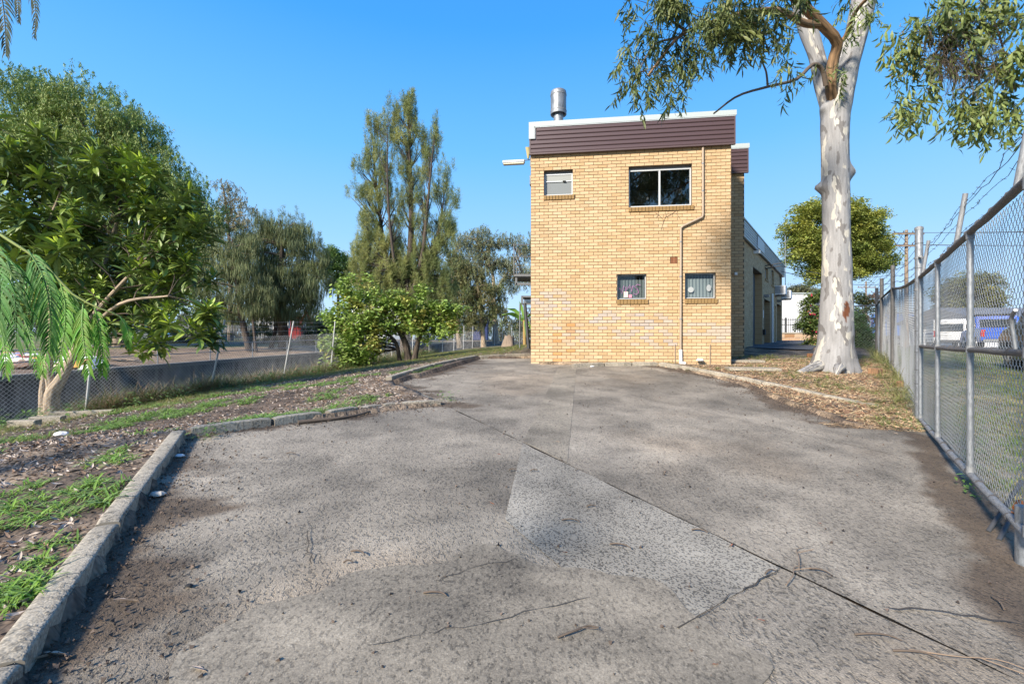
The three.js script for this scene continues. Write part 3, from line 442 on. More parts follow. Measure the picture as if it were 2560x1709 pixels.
{
  // side and back walls, roof and floors keep the inside dark
  lpart('side_wall', [box(0, .22, -.5, 5.75, -9, -.23), box(BW - .22, BW, -.5, 5.75, -3.2, -.23), box(.22, BW - .22, -.5, 5.75, -3.4, -3.2)].map((g) => metric(g)), M.mortar, bld);
  lpart('roof', [box(-.02, BW + .06, 6.28, 6.34, -9, .0), box(.0, BW, 5.6, 5.66, -3.2, -.24)], M.roof, bld);
  lpart('floor', box(.22, BW - .22, 2.9, 3.0, -3.2, -.24), M.interior, bld); lpart('inner_wall', box(.23, BW - .23, -.4, 5.6, -3.19, -3.15), M.interior, bld);
  lpart('roof_edge', [box(-.03, .0, 5.66, 6.5, -9, -.2), box(BW + .02, BW + .06, 5.66, 6.5, -2, -.2)], M.fascia, bld);
  // stepped-back bay
  const C = V(6.97, -.62, 13.9).applyMatrix4(toB), u1 = C.x, z = C.z, u0 = u1 - 1.7;
  const sw = lpart('return_wall', metric(box(u0, u1 - .004, -.5, 5.75, z - .4, z - .006)), M.mortar, bld);
  const tints = brickTint.map((c) => { const m = M.brick.clone(); m.vertexColors = false; m.color = lin(c); return m; }), bg = brickGeo(.229, .076, .1);
  lay(u1 - (BW - .05), BH, [], 23, (a, b, v, r) => { const m = lpart('brick', bg, tints[r() * 8 | 0], sw); m.position.set(BW - .05 + a, v, z - .094); m.scale.x = (b - a) / .229; });
  fascia(u0, u1 + .08, 5.655, z + .11, false);
  lpart('return_side', metric(box(u1 - .3, u1 - .006, -.5, 5.75, z - 6, z - .4)), M.mortar, bld); lpart('return_roof', box(u0, u1 + .05, 6.28, 6.33, z - 6, z), M.roof, bld);
  const lamp = lpart('sensor', cbox(u1 - .3, u1 - .22, 2.62, 2.7, z, z + .07, .01), M.pvc, bld);
}
{
  // metal flue, gutter lamp and strip light at the corner
  const fl = new THREE.Group(); fl.name = 'flue'; bld.add(fl); const cx = .72, cz = -1.0, L = (pts, m, n) => lpart(n, new THREE.LatheGeometry(pts.map((p) => new THREE.Vector2(...p)), 28).translate(cx, 0, cz), m, fl);
  L([[.14, 6.2], [.14, 7.4]], M.zinc, 'pipe'); L([[.16, 7.3], [.19, 7.24], [.225, 7.21], [.234, 7.22], [.234, 7.3], [.226, 7.315], [.226, 7.76], [.232, 7.77], [.232, 7.82], [.222, 7.88], [.2, 7.9], [0, 7.905]], M.zinc, 'cowl'); L([[.235, 7.3], [.239, 7.306], [.239, 7.322], [.228, 7.33]], M.zincDull, 'seam'); L([[.229, 7.755], [.236, 7.762], [.236, 7.775], [.229, 7.782]], M.zincDull, 'seam');
  const sl = new THREE.Group(); sl.name = 'strip_light'; bld.add(sl); lpart('housing', cbox(-.82, -.2, 5.62, 5.7, -.42, -.28, .015), M.alu, sl); lpart('diffuser', cbox(-.8, -.22, 5.585, 5.62, -.41, -.29, .01), mat([.6, .55, .42], .5), sl); lpart('arm', tube([new THREE.Vector3(-.2, 5.69, -.35), new THREE.Vector3(.02, 5.7, -.35)], .012, 6), M.steel, sl);
  lpart('flood_lamp', (() => { const g = new THREE.CylinderGeometry(.1, .03, .3, 4, 1); g.rotateY(Math.PI / 4); return g.translate(-.1, 5.86, -.3); })(), mat([.4, .34, .16], .5), bld); lpart('lamp_bracket', box(-.05, .01, 5.5, 5.75, -.34, -.3), M.zincDull, bld);
  lpart('meter_box', cbox(-.06, .0, 5.0, 5.25, -.5, -.3, .01), M.zincDull, bld);
}
// long wing facing the street
{
  const wo = V(8.93 - 3.3 * .588, -.62, 17.8 - 3.3 * .809), WM = new THREE.Matrix4().makeBasis(new THREE.Vector3(.588, 0, -.809), new THREE.Vector3(0, 1, 0), new THREE.Vector3(.809, 0, .588)).setPosition(wo), W2B = toB.clone().multiply(WM);
  const wp = (n, g, m, p = bld, k) => lpart(n, (Array.isArray(g) ? join(g) : clean(g)).applyMatrix4(W2B), m, p, k);
  const LW = 15.66, HW = 4.52, X = (off) => 3.3 + (17.8 * 261 / off - 17.8) / .809, Y = (py, off) => (855 - py) / F * 17.8 * 261 / off + .62;
  const op = { roller: [X(240), X(216.6), 0, 3.75], entry: [X(212), X(197), 0, 2.7], entry2: [X(180), X(168.5), 0, 2.78], w1: [X(209.5), X(202), Y(700, 205), Y(669, 205)], w2: [X(193.5), X(187.5), Y(714, 190), Y(678, 190)], w3: [X(174), X(168.5), Y(726, 170), Y(690, 170)], low: [X(193.5), X(188.5), Y(820, 191), Y(780, 191)], door: [X(186), X(182.2), 0, 2.62] };
  const H = Object.values(op), s = new THREE.Shape([[0, -.8], [LW, -.8], [LW, HW], [0, HW]].map((p) => new THREE.Vector2(...p)));
  for (const [a, b, c, d] of H) s.holes.push(new THREE.Path([[a, c || -.7], [a, d], [b, d], [b, c || -.7]].map((p) => new THREE.Vector2(...p))));
  wp('wing_wall', metric(new THREE.ExtrudeGeometry(s, { depth: .35, bevelEnabled: false }).translate(0, 0, -.356)), M.mortar);
  const l = []; lay(LW, HW, H.map(([a, b, c, d]) => [a, b, c || -1, d]), 31, (a, b, v, r) => { const c = brickTint[r() * 8 | 0], k = .85 + r() * .2; l.push(tint(metric(box(a, b, v, v + .078, -.02, 0), 1, r(), r()), c.map((x) => x * k))); });
  for (const [a, b, c, d] of H) for (let v = c; v < d; v += C0) for (const x of [a - .02, b]) l.push(tint(metric(box(x, x + .02, v, v + .078, -.34, -.003).translate(x < b ? .022 : -.022, 0, 0)), brickTint[(v * 31 | 0) % 8]));
  wp('wing_bricks', l, M.brick, bld, 'stuff');
  const fr = (o, n) => { wp('window_frame', [box(o[0], o[0] + .05, o[2], o[3], -.16, -.1), box(o[1] - .05, o[1], o[2], o[3], -.16, -.1), box(o[0] + .05, o[1] - .05, o[3] - .05, o[3], -.16, -.1), box(o[0] + .05, o[1] - .05, o[2], o[2] + .05, -.16, -.1)], M.alu); wp('pane', new THREE.PlaneGeometry(o[1] - o[0] - .1, o[3] - o[2] - .1).translate((o[0] + o[1]) / 2, (o[2] + o[3]) / 2, -.13), M.glass); wp('sill', box(o[0] - .03, o[1] + .03, o[2] - .09, o[2] - .002, -.1, .03), M.sillBrick); };
  for (const k of ['w1', 'w2', 'w3', 'low']) fr(op[k]);
  const r = op.roller; for (let v = .1; v < r[3]; v += .075) wp('door_slat', cbox(r[0], r[1], v, v + .07, -.33, -.3, .008), mat([.11, .12, .13], .55));
  wp('door', [box(op.entry[0], op.entry[1], 0, 2.7, -.34, -.32)], M.steelDark); wp('door', box(op.entry2[0], op.entry2[1], 0, 2.78, -.34, -.32), M.steelDark); wp('door', box(op.door[0], op.door[1], .4, 2.62, -.12, -.08), M.white);
  for (const [off, y] of [[183, 3.42], [167.5, 3.42]]) { const g = new THREE.Group(); g.name = 'air_conditioner'; bld.add(g); const x = X(off); wp('casing', cbox(x - .35, x + .3, y - .24, y + .24, -.1, .5, .02), M.white, g); for (let i = 0; i < 7; i++) wp('louvre', box(x - .36, x - .352, y - .18, y + .2, i * .06, .035 + i * .06), M.zincDull, g); wp('bracket', box(x - .3, x + .25, y - .3, y - .25, -.05, .45), M.steel, g); }
  // fascia of upright ribs with one blank panel
  for (let i = 0; i < 6; i++) wp('fascia_rib', cbox(0, LW + .1, HW - .02 + i * .105, HW + .075 + i * .105, .06, .13, .012), mat([.32, .35, .37], .4, { metalness: .3 }));
  wp('fascia_back', box(0, LW + .1, HW - .02, HW + .62, -.3, .07), M.steel); wp('cap', box(-.02, LW + .12, HW + .6, HW + .65, -.3, .16), M.cap); wp('sign_panel', cbox(X(238), X(221), HW + .06, HW + .56, .135, .16, .008), mat([.5, .53, .56], .4));
  wp('security_light', [box(X(239), X(237), HW - .2, HW - .08, 0, .25)], M.pvc); for (const [off, y] of [[213.5, 2.72], [180.5, 2.84]]) wp('security_light', [box(X(off), X(off) + .16, y, y + .12, .0, .22)], M.zinc);
  wp('waste_pipe', tube([new THREE.Vector3(X(194.8), 0, .06), new THREE.Vector3(X(194.8), 3.1, .06)], .05, 8), M.pvc); wp('notice', box(X(214.6), X(213.6), 1.75, 2.1, .001, .012), M.pvc); wp('wall_box', cbox(X(216), X(212.9), .95, 1.2, .002, .1, .01), M.dark);
  wp('wing_back', [box(0, .3, -.6, HW, -7, -.36), box(LW - .3, LW, -.6, HW, -7, -.36), box(0, LW, -.6, HW, -7.2, -7)].map((g) => metric(g)), M.mortar); wp('wing_roof', box(0, LW, HW - .02, HW + .05, -7.2, -.3), M.roof); wp('wing_inner', box(.3, LW - .3, -.6, HW, -2.1, -2), M.interior); wp('wing_inner', box(op.roller[0] - .2, op.roller[1] + .2, -.5, HW - .3, -.6, -.55), M.interior);
  // service bracket and cables
  wp('cable_bracket', [tube([new THREE.Vector3(X(210), 4.25, 0), new THREE.Vector3(X(210), 4.32, .7)], .025, 5), tube([new THREE.Vector3(X(208), 4.15, 0), new THREE.Vector3(X(208), 4.22, .6)], .025, 5), tube([new THREE.Vector3(X(212), 4.2, .35), new THREE.Vector3(X(204), 4.2, .35)], .025, 5)], M.steelDark);
  const a = new THREE.Vector3(X(206), 4.25, .6).applyMatrix4(WM), b = at(2236, 688, 37);
  for (const [dy, e] of [[0, 0], [-.25, -.4]]) { const pts = []; for (let i = 0; i <= 16; i++) { const t = i / 16; pts.push(new THREE.Vector3().lerpVectors(a, b, t).add(new THREE.Vector3(0, dy + e * t - Math.sin(Math.PI * t) * .35, 0))); } tag(part('service_cable', tube(pts, .016, 4), M.wireDark, scene), 'thin black service cable strung from the wing to the power pole', 'cable', 'service cables'); }
  const an = at(1964, 690, 28.3); wp; const mast = thing('tv_antenna', 'thin television antenna mast at the far end of the wing', 'antenna', V(an.x, 3.8, 28.3)); part('mast', tube([V(an.x, 2.9, 28.3), V(an.x, 6.5, 28.3)], .02, 5), M.zincDull, mast); for (const [h, w] of [[5.6, .5], [5.2, .4], [6.1, .25]]) part('element', tube([V(an.x - w, h - .1, 28.3), V(an.x + w, h + .15, 28.2)], .012, 4), M.zincDull, mast);
}
// steel stair behind the corner
{
  const Z = 17, s = thing('steel_stair', 'grey steel landing and ladder stair beside the canal-side wall', 'stair', V(.4, -.35, Z)), q = (px, py, dz = 0) => at(px, py, Z + dz);
  const bar = (n, a, b, r = .03) => part(n, tube([a, b], r, 5), M.steel, s), slab = (n, x0, x1, y, t, z0, z1) => part(n, box(x0, x1, y - t, y, -z1, -z0), M.steel, s);
  const L = q(1284, 685), top = L.y; slab('landing', L.x, 1.2, top, .09, Z, Z + 1.1); for (let i = 0; i < 7; i++) slab('tread_rib', L.x + .1, 1.2, top - .1 - i * .004, .03, Z + .08 + i * .15, Z + .14 + i * .15);
  slab('beam', q(1290, 700).x, 1.2, top - .32, .08, Z + .05, Z + .12); slab('upright', q(1288, 700).x, q(1293, 700).x, top - .09, .3, Z + .05, Z + .12);
  const l2 = q(1307, 738); slab('landing', l2.x, 1.2, l2.y, .06, Z + .2, Z + 1); for (let i = 0; i < 5; i++) slab('tread_rib', l2.x + .05, 1.2, l2.y - .07 - i * .03, .03, Z + .28 + i * .15, Z + .34 + i * .15); slab('beam', q(1303, 758).x, 1.2, q(0, 757).y, .06, Z + .2, Z + .26); slab('upright', q(1303, 740).x, q(1308, 740).x, l2.y, .3, Z + .2, Z + .26);
  const hp = (px, z = 0) => [V(q(px, 0).x, top, Z + z), V(q(px, 0).x, q(0, 610).y, Z + z)]; bar('baluster', ...hp(1285), .022); bar('baluster', ...hp(1292, .6), .018); bar('baluster', ...hp(1299, 1.05), .018);
  bar('handrail', V(q(1285, 0).x, q(0, 612).y, Z), V(1.2, q(0, 612).y, Z), .018); bar('handrail', V(q(1285, 0).x, q(0, 642).y, Z), V(1.2, q(0, 642).y, Z), .018); bar('brace', q(1285, 614), q(1306, 680, 1), .02); bar('brace', q(1285, 640), q(1306, 684, 1), .02);
  const f0 = q(1312, 758), f1 = V(q(1322, 0).x, yt(.7, Z), Z); part('stringer', tube([f0, f1], .06, 4), M.steelDark, s); bar('stringer', f0.clone().add(new THREE.Vector3(.5, 0, -.1)), f1.clone().add(new THREE.Vector3(.5, 0, -.1)), .05);
  for (let i = 1; i < 9; i++) { const t = i / 9, a = f0.clone().lerp(f1, t); bar('rung', a, a.clone().add(new THREE.Vector3(.5, 0, -.1)), .018); } bar('post', q(1300, 760, .4), V(q(1300, 0).x, yt(.3, Z), Z + .4), .03);
}
// ---------------------------------------------------------------- leaves and trees
// one leaf along +x, folded along the midrib, drooping towards the tip; returns plain triangles
function leafTris(len, w, { segs = 3, fold = .25, droop = .3, at: A = .45, twist = 0 } = {}) {
  const P = [], sec = (t) => { const ww = w * .5 * (t < A ? Math.sin(t / A * Math.PI / 2) : Math.cos((t - A) / (1 - A) * Math.PI / 2)), a = droop * t, x = len * t * Math.cos(a * .6), y = -len * t * Math.sin(a * .6), tw = twist * t; return { m: [x, y - ww * fold, 0], l: [x, y + ww * Math.sin(tw), ww * Math.cos(tw)], r: [x, y - ww * Math.sin(tw), -ww * Math.cos(tw)] }; };
  let p = sec(0); for (let i = 1; i <= segs; i++) { const q = sec(i / segs); if (i > 1) P.push(...p.m, ...q.m, ...p.l, ...p.m, ...p.r, ...q.m); if (i < segs) P.push(...p.l, ...q.m, ...q.l, ...p.r, ...q.r, ...q.m); p = q; }
  return P;
}
const mtx = (p, yaw, pitch, roll, s = 1) => new THREE.Matrix4().compose(p, new THREE.Quaternion().setFromEuler(new THREE.Euler(roll, yaw, pitch, 'YZX')), new THREE.Vector3(s, s, s));
// a sprig: leaves placed by matrices, each with its own brightness
function sprig(items) { const P = [], C = []; const v = new THREE.Vector3(); for (const [tr, m, c] of items) for (let i = 0; i < tr.length; i += 3) { v.set(tr[i], tr[i + 1], tr[i + 2]).applyMatrix4(m); P.push(v.x, v.y, v.z); C.push(...c); } return geoOf(P, C); }
const vary = (r, a = .25) => { const k = 1 - a + r() * 2 * a; return [k * (1 + (r() - .5) * .2), k, k * (1 + (r() - .5) * .2)]; };
const SP = {};
{
  const r = rng(5), v3 = (x, y, z) => new THREE.Vector3(x, y, z);
  const gum = (n, L, w, len, seed) => { const q = rng(seed), it = [], l = [leafTris(L, w, { segs: 3, droop: .7, fold: .15, twist: .6 }), leafTris(L * .8, w * .9, { segs: 3, droop: 1, fold: .15, twist: -.8 })]; for (let i = 0; i < n; i++) { const t = i / n; it.push([l[i % 2], mtx(v3((q() - .5) * .1 * len + t * len * .35, -t * len * .8, (q() - .5) * .14 * len), q() * 6.28, -(.5 + q() * 1), q() * 6, .75 + q() * .5), vary(q)]); } return sprig(it); };
  SP.gum = [gum(15, .18, .032, .42, 1), gum(13, .17, .03, .36, 2), gum(17, .18, .03, .5, 3)];
  SP.gumNear = [gum(9, .15, .034, .3, 4), gum(8, .14, .036, .28, 5), gum(11, .15, .033, .4, 6)];
  SP.euc = [gum(26, .22, .045, .95, 7), gum(24, .24, .042, .85, 8), gum(22, .2, .05, .75, 9)];
  // loquat: whorls of long stiff leaves
  const loq = (seed, n, up) => { const q = rng(seed), it = []; for (let i = 0; i < n; i++) { const t = i / n, e = up + (1 - t) * .2 - t * .95 + (q() - .5) * .35, L = .19 + q() * .09; const young = t < .22 ? [1.5, 1.45, .75] : vary(q, .2); it.push([leafTris(L, L * .3, { segs: 4, droop: .5 + t * .6, fold: .45, at: .55 }), mtx(v3(0, -t * .12, 0), i * 2.399 + q() * .5, e, (q() - .5) * .6, t < .22 ? .75 : 1), young]); } return sprig(it); };
  SP.loquat = [loq(11, 14, 1.0), loq(12, 12, .8), loq(13, 15, 1.1), loq(14, 11, .6)];
  SP.loquatOld = [loq(15, 12, .1), loq(16, 13, -.1), loq(17, 10, .2)];
  // casuarina: brushes of fine needles
  const cas = (seed, n, L, spread, up) => { const q = rng(seed), it = []; for (let i = 0; i < n; i++) { const h = q(); it.push([leafTris(L * (.35 + q() * .4) * (1.15 - h * .5), .02, { segs: 2, droop: -.3 + q() * .7, fold: 0 }), mtx(v3((q() - .5) * .22 * (1 - h * .6), h * .95 - .35, (q() - .5) * .22 * (1 - h * .6)), q() * 6.28, up + (q() - .5) * spread, q() * 3), vary(q, .3)]); }; return sprig(it); };
  SP.cas = [cas(21, 90, .5, .9, .75), cas(22, 84, .45, 1.1, .6), cas(23, 90, .55, .8, .9)];
  const weep = (seed) => { const q = rng(seed), it = []; for (let i = 0; i < 30; i++) it.push([leafTris(.35 + q() * .45, .03, { segs: 3, droop: .15, fold: 0 }), mtx(v3((q() - .5) * .8, (q() - .5) * .35, (q() - .5) * .8), q() * 6.28, -1.25 - q() * .3, q() * 3), vary(q, .3)]); return sprig(it); };
  SP.weep = [weep(31), weep(32), weep(33)];
  const broad = (seed, n, L, R, w = .5) => { const q = rng(seed), it = [], lf = leafTris(L, L * w, { segs: 3, droop: .5, fold: .3 }); for (let i = 0; i < n; i++) { const a = q() * 6.28, e = Math.acos(q() * 1.5 - .5), rr = R * Math.cbrt(q()); it.push([lf, mtx(v3(Math.cos(a) * Math.sin(e) * rr, Math.cos(e) * rr, Math.sin(a) * Math.sin(e) * rr), q() * 6.28, .5 - q() * 1.1, (q() - .5) * 1.2, .7 + q() * .6), vary(q, .28)]); } return sprig(it); };
  SP.broad = [broad(41, 34, .17, .4), broad(42, 34, .16, .36), broad(43, 30, .18, .42)];
  SP.heart = [broad(44, 12, .13, .2, .7), broad(45, 11, .14, .22, .7), broad(46, 13, .12, .2, .75)];
  SP.small = [broad(47, 30, .07, .16, .55), broad(48, 28, .075, .17, .55)];
  const grass = (seed, n, L, lean, w = .008) => { const q = rng(seed), it = []; for (let i = 0; i < n; i++) it.push([leafTris(L * (.5 + q() * .7), w, { segs: 3, droop: lean * (.6 + q()), fold: .2, at: .3 }), mtx(v3((q() - .5) * .09, 0, (q() - .5) * .09), q() * 6.28, 1.15 - q() * .7, 0), vary(q, .25)]); return sprig(it); };
  SP.grass = [grass(51, 16, .16, 1), grass(52, 14, .13, 1.2), grass(53, 18, .19, .9)];
  SP.tall = [grass(54, 12, .55, .6, .01), grass(55, 12, .65, .5, .009)];
  SP.lush = [grass(57, 14, .15, 1.3, .014), grass(58, 12, .17, 1.1, .016)];
  const weed = (seed) => { const q = rng(seed), it = []; for (let i = 0; i < 26; i++) it.push([leafTris(.07, .028, { segs: 3, droop: .4 }), mtx(v3((q() - .5) * .22, q() * .2, (q() - .5) * .22), q() * 6.28, .3 - q() * .5, 0, .7 + q() * .6), vary(q)]); return sprig(it); };
  SP.weed = [weed(61), weed(62)];
  const dead = (L, w, d) => sprig([[leafTris(L, w, { segs: 3, droop: d, fold: .7, twist: 1 }), new THREE.Matrix4().makeTranslation(-L / 2, .012, 0), [1, 1, 1]]]);
  SP.dead = [dead(.11, .026, .5), dead(.09, .03, -.6), dead(.13, .02, .9)]; SP.straw = [dead(.22, .006, .3), dead(.28, .005, .7)];
}
// copies of a few sprigs as instanced meshes below one parent; list: {p, yaw, pitch, roll, s, c}
function spread(name, geos, material, list, parent, o = new THREE.Vector3()) {
  geos.forEach((g, k) => {
    const l = list.filter((_, i) => i % geos.length === k); if (!l.length) return;
    const im = new THREE.InstancedMesh(g, material, l.length); im.name = parent === scene ? numbered(name) : name; const col = new THREE.Color();
    l.forEach((q, i) => { im.setMatrixAt(i, mtx(q.p.clone().sub(o), q.yaw ?? 0, q.pitch ?? 0, q.roll ?? 0, q.s ?? 1)); im.setColorAt(i, col.setRGB(...q.c)); });
    im.userData.kind = 'stuff'; parent.add(im);
  });
}
// lobes: [px, py, rx, ry] in photo pixels at depth Z (or world ones with w: true); clumps inside each, sprigs inside each clump
function crown(spec) {
  const r = rng(spec.seed), clumps = [], list = [], k = spec.Z / F;
  for (const L of spec.lobes) {
    const z = L[4] ?? 0, c = spec.world ? new THREE.Vector3(L[0], L[1], L[2]) : at(L[0], L[1], spec.Z + z), rx = spec.world ? L[3] : L[2] * k, ry = spec.world ? L[4] : L[3] * k, rz = spec.world ? L[3] : Math.min(rx, spec.deep ?? 9) * (spec.flatten ?? .9);
    const n = Math.max(1, Math.round(spec.density * (spec.world ? 1 : 1) * Math.pow(rx * ry * rz, .62)));
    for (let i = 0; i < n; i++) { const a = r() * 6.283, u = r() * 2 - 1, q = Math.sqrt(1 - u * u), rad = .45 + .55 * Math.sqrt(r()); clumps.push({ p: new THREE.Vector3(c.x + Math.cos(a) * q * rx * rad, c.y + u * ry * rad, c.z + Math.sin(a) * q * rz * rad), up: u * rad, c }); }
  }
  for (const cl of clumps) {
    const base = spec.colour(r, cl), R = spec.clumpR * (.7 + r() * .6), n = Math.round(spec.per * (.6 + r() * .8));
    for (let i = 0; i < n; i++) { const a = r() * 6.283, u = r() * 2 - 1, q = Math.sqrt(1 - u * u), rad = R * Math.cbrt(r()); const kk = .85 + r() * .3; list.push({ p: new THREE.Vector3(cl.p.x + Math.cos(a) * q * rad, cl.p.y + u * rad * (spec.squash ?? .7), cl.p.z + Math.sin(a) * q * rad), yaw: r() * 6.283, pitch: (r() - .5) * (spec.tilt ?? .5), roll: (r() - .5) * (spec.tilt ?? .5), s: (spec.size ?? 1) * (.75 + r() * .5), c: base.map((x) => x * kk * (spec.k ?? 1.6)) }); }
  }
  return { clumps, list };
}
function bough(a, b, r0, r1, rnd, sides = 5, sag = .12, n = 6) { const l = a.distanceTo(b), m1 = a.clone().lerp(b, .35), m2 = a.clone().lerp(b, .7); m1.y += l * sag * (.3 + rnd()); m2.y += l * sag * .6; for (const m of [m1, m2]) { m.x += (rnd() - .5) * l * .12; m.z += (rnd() - .5) * l * .12; } const pts = curve([a, m1, m2, b], n); return tube(pts, pts.map((_, i) => lerp(r0, r1, i / n)), sides, false); }
function tree(spec) {
  const { name, label, group, base } = spec, t = thing(name, label, spec.category ?? 'tree', base, group), r = rng(spec.seed + 999), cr = crown(spec);
  const stems = spec.stems; // arrays of [Vector3, radius]
  const tg = stems.map((s) => { const pts = curve(s.map((q) => q[0]), s.length * 4), rad = pts.map((_, i) => { const f = i / (pts.length - 1) * (s.length - 1), k = Math.min(s.length - 2, Math.floor(f)); return lerp(s[k][1], s[k + 1][1], f - k) * (i === 0 ? 1.25 : i === 1 ? 1.1 : 1); }); return tube(pts, rad, spec.sides ?? 9); });
  part('trunk', tg, spec.bark ?? M.bark, t);
  const nodes = stems.flatMap((s) => { const pts = curve(s.map((q) => q[0]), 14); return pts.slice(4).map((p, i) => [p, lerp(s[0][1], s[s.length - 1][1], (i + 4) / 14)]); });
  const bg = []; cr.clumps.forEach((c, i) => { if (spec.boughEvery && i % spec.boughEvery) return; let best = nodes[0], bd = 1e9; for (const n of nodes) { const d = n[0].distanceTo(c.p) + Math.max(0, n[0].y - c.p.y + (spec.steep ?? 0)) * (spec.steep ? 1.6 : 1.5); if (d < bd) { bd = d; best = n; } } bg.push(bough(best[0], c.p, Math.min(best[1] * .55, spec.boughR ?? .05), .006, r, 4, spec.sag ?? .1)); });
  if (bg.length) part('branches', bg, spec.branchMat ?? spec.bark ?? M.bark, t, 'stuff');
  spread('crown', spec.sprigs, spec.leaf, cr.list, t, base);
  return { t, cr };
}
const LM = { gum: leafMat([1, 1, 1], .3, .5), soft: leafMat([1, 1, 1], .4, .7), loquat: leafMat([1, 1, 1], .22, .38), grass: leafMat([1, 1, 1], .4, .7), dead: mat([1, 1, 1], .9, { vertexColors: true }) };
const mix = (a, b, k) => a.map((x, i) => lerp(x, b[i], k));
const gy = (px, Z) => { const X = (px - 1280) * Z / F; return X < WX(Z) ? bankY(X, Z) : yt(X, Z); };
const foot = (px, Z) => V((px - 1280) * Z / F, gy(px, Z) - .05, Z);
// loquat tree by the canal fence
{
  const b = gpT(128, 1046), Z = -b.z, p = (px, py, dz = 0) => at(px, py, Z + dz);
  const { t } = tree({
    name: 'loquat_tree', label: 'loquat tree with big dark leaves in whorls and pale forked trunks beside the canal fence', seed: 301, base: b, Z, density: 25, clumpR: .22, per: 2, size: 1.5, k: 2.1, tilt: .9, squash: 1, boughEvery: 2, boughR: .035, deep: 1.2, bark: M.barkPale, branchMat: M.bark, sides: 10,
    stems: [[[b, .16], [p(130, 985), .15], [p(150, 950), .12], [p(178, 900), .085], [p(225, 800, -.3), .06], [p(330, 680, -.4), .035]], [[b.clone().add(new THREE.Vector3(-.16, 0, .05)), .08], [p(106, 980, .05), .075], [p(118, 900), .07], [p(128, 800), .06], [p(110, 600), .04], [p(150, 480), .02]], [[p(128, 975), .09], [p(122, 940), .085], [p(118, 850), .07], [p(90, 700, .4), .05], [p(60, 560, .6), .03]], [[p(160, 930), .07], [p(250, 700, .5), .05], [p(300, 520, .5), .03]], [[p(170, 890), .05], [p(300, 760, -.6), .04], [p(420, 740, -.7), .02]]],
    lobes: [[55, 380, 95, 70], [20, 470, 60, 120], [185, 420, 110, 80], [300, 450, 110, 70], [400, 500, 80, 60], [450, 580, 60, 70], [100, 540, 110, 100], [260, 570, 130, 90], [400, 640, 90, 60], [490, 665, 55, 45], [170, 640, 110, 60], [330, 700, 120, 60], [460, 790, 80, 55], [400, 850, 55, 35], [535, 800, 42, 55], [30, 650, 50, 80], [300, 790, 80, 60], [230, 760, 80, 60], [60, 760, 60, 40], [140, 720, 80, 50], [120, 590, 100, 60]],
    colour: (r, c) => r() < .4 ? [.11, .15, .03] : mix([.045, .07, .022], [.075, .105, .03], r()), sprigs: SP.loquat, leaf: LM.loquat,
  });
}
// big eucalypts and bushland across the canal
const eucCol = (a, b) => (r) => mix(a, b, r());
tree({ name: 'eucalypt', label: 'largest dense green eucalypt rising behind the loquat across the canal', seed: 311, base: foot(300, 34), Z: 34, k: 2.2, density: 7.5, clumpR: .95, per: 18, size: 1.1, deep: 4.5, boughEvery: 2, boughR: .12, bark: M.bark,
  stems: [[[foot(300, 34), .42], [at(300, 700, 34), .36], [at(285, 520, 34), .25], [at(260, 380, 34), .12]], [[at(300, 650, 34), .25], [at(380, 520, 34), .16], [at(420, 450, 34), .08]], [[at(290, 600, 34), .22], [at(170, 430, 34), .14], [at(80, 280, 34), .06]]],
  lobes: [[62, 215, 62, 55], [30, 300, 60, 60], [135, 285, 75, 60], [235, 255, 95, 65], [320, 300, 70, 65], [200, 350, 110, 70], [370, 380, 65, 70], [90, 390, 110, 80], [300, 420, 110, 80], [430, 450, 60, 60], [480, 510, 62, 75], [400, 520, 90, 80], [480, 590, 70, 65], [250, 520, 120, 90], [420, 640, 90, 70], [90, 620, 110, 80], [250, 660, 120, 70], [40, 740, 80, 50], [180, 740, 100, 45], [360, 730, 90, 45], [500, 700, 50, 45]], colour: eucCol([.07, .11, .025], [.125, .15, .04]), sprigs: SP.euc, leaf: LM.gum });
tree({ name: 'eucalypt', label: 'thin straw-coloured eucalypt with open crown beyond the big green one', seed: 313, base: foot(575, 50), Z: 50, density: 4.5, clumpR: .9, per: 9, size: 1.1, deep: 3, boughR: .1, bark: M.bark, stems: [[[foot(575, 50), .25], [at(575, 650, 50), .2], [at(565, 520, 50), .1], [at(555, 460, 50), .04]]], lobes: [[565, 470, 26, 22], [600, 505, 40, 24], [555, 530, 45, 30], [620, 545, 40, 30], [570, 580, 50, 35], [545, 630, 45, 35]], colour: eucCol([.13, .115, .05], [.16, .14, .07]), sprigs: SP.euc, leaf: LM.gum });
const weepSpec = { k: 1.9, Z: 36, density: 6, clumpR: .8, per: 8, tilt: .2, deep: 4, boughEvery: 2, boughR: .09, bark: M.barkDark, branchMat: M.bark, sprigs: [SP.weep[0], SP.cas[0], SP.weep[1], SP.gum[1]], leaf: LM.soft, size: 1.05 };
tree({ ...weepSpec, name: 'weeping_tree', label: 'broad dark weeping tree with several black trunks on the far canal bank', seed: 321, base: foot(712, 36), density: 8, stems: [[[foot(712, 36), .42], [at(705, 800, 36), .36], [at(700, 700, 36), .25], [at(705, 600, 36), .12], [at(700, 550, 36), .05]], [[foot(676, 36), .16], [at(690, 800, 36), .14], [at(665, 700, 36), .08]], [[at(710, 800, 36), .2], [at(760, 740, 36), .14], [at(800, 680, 36), .06]]], lobes: [[690, 560, 45, 28], [740, 575, 45, 30], [640, 590, 50, 30], [690, 630, 85, 50], [770, 640, 50, 45], [780, 700, 60, 50], [700, 710, 85, 55], [640, 680, 60, 50], [740, 760, 60, 40], [670, 765, 55, 35]], colour: eucCol([.045, .062, .026], [.085, .1, .035]) });
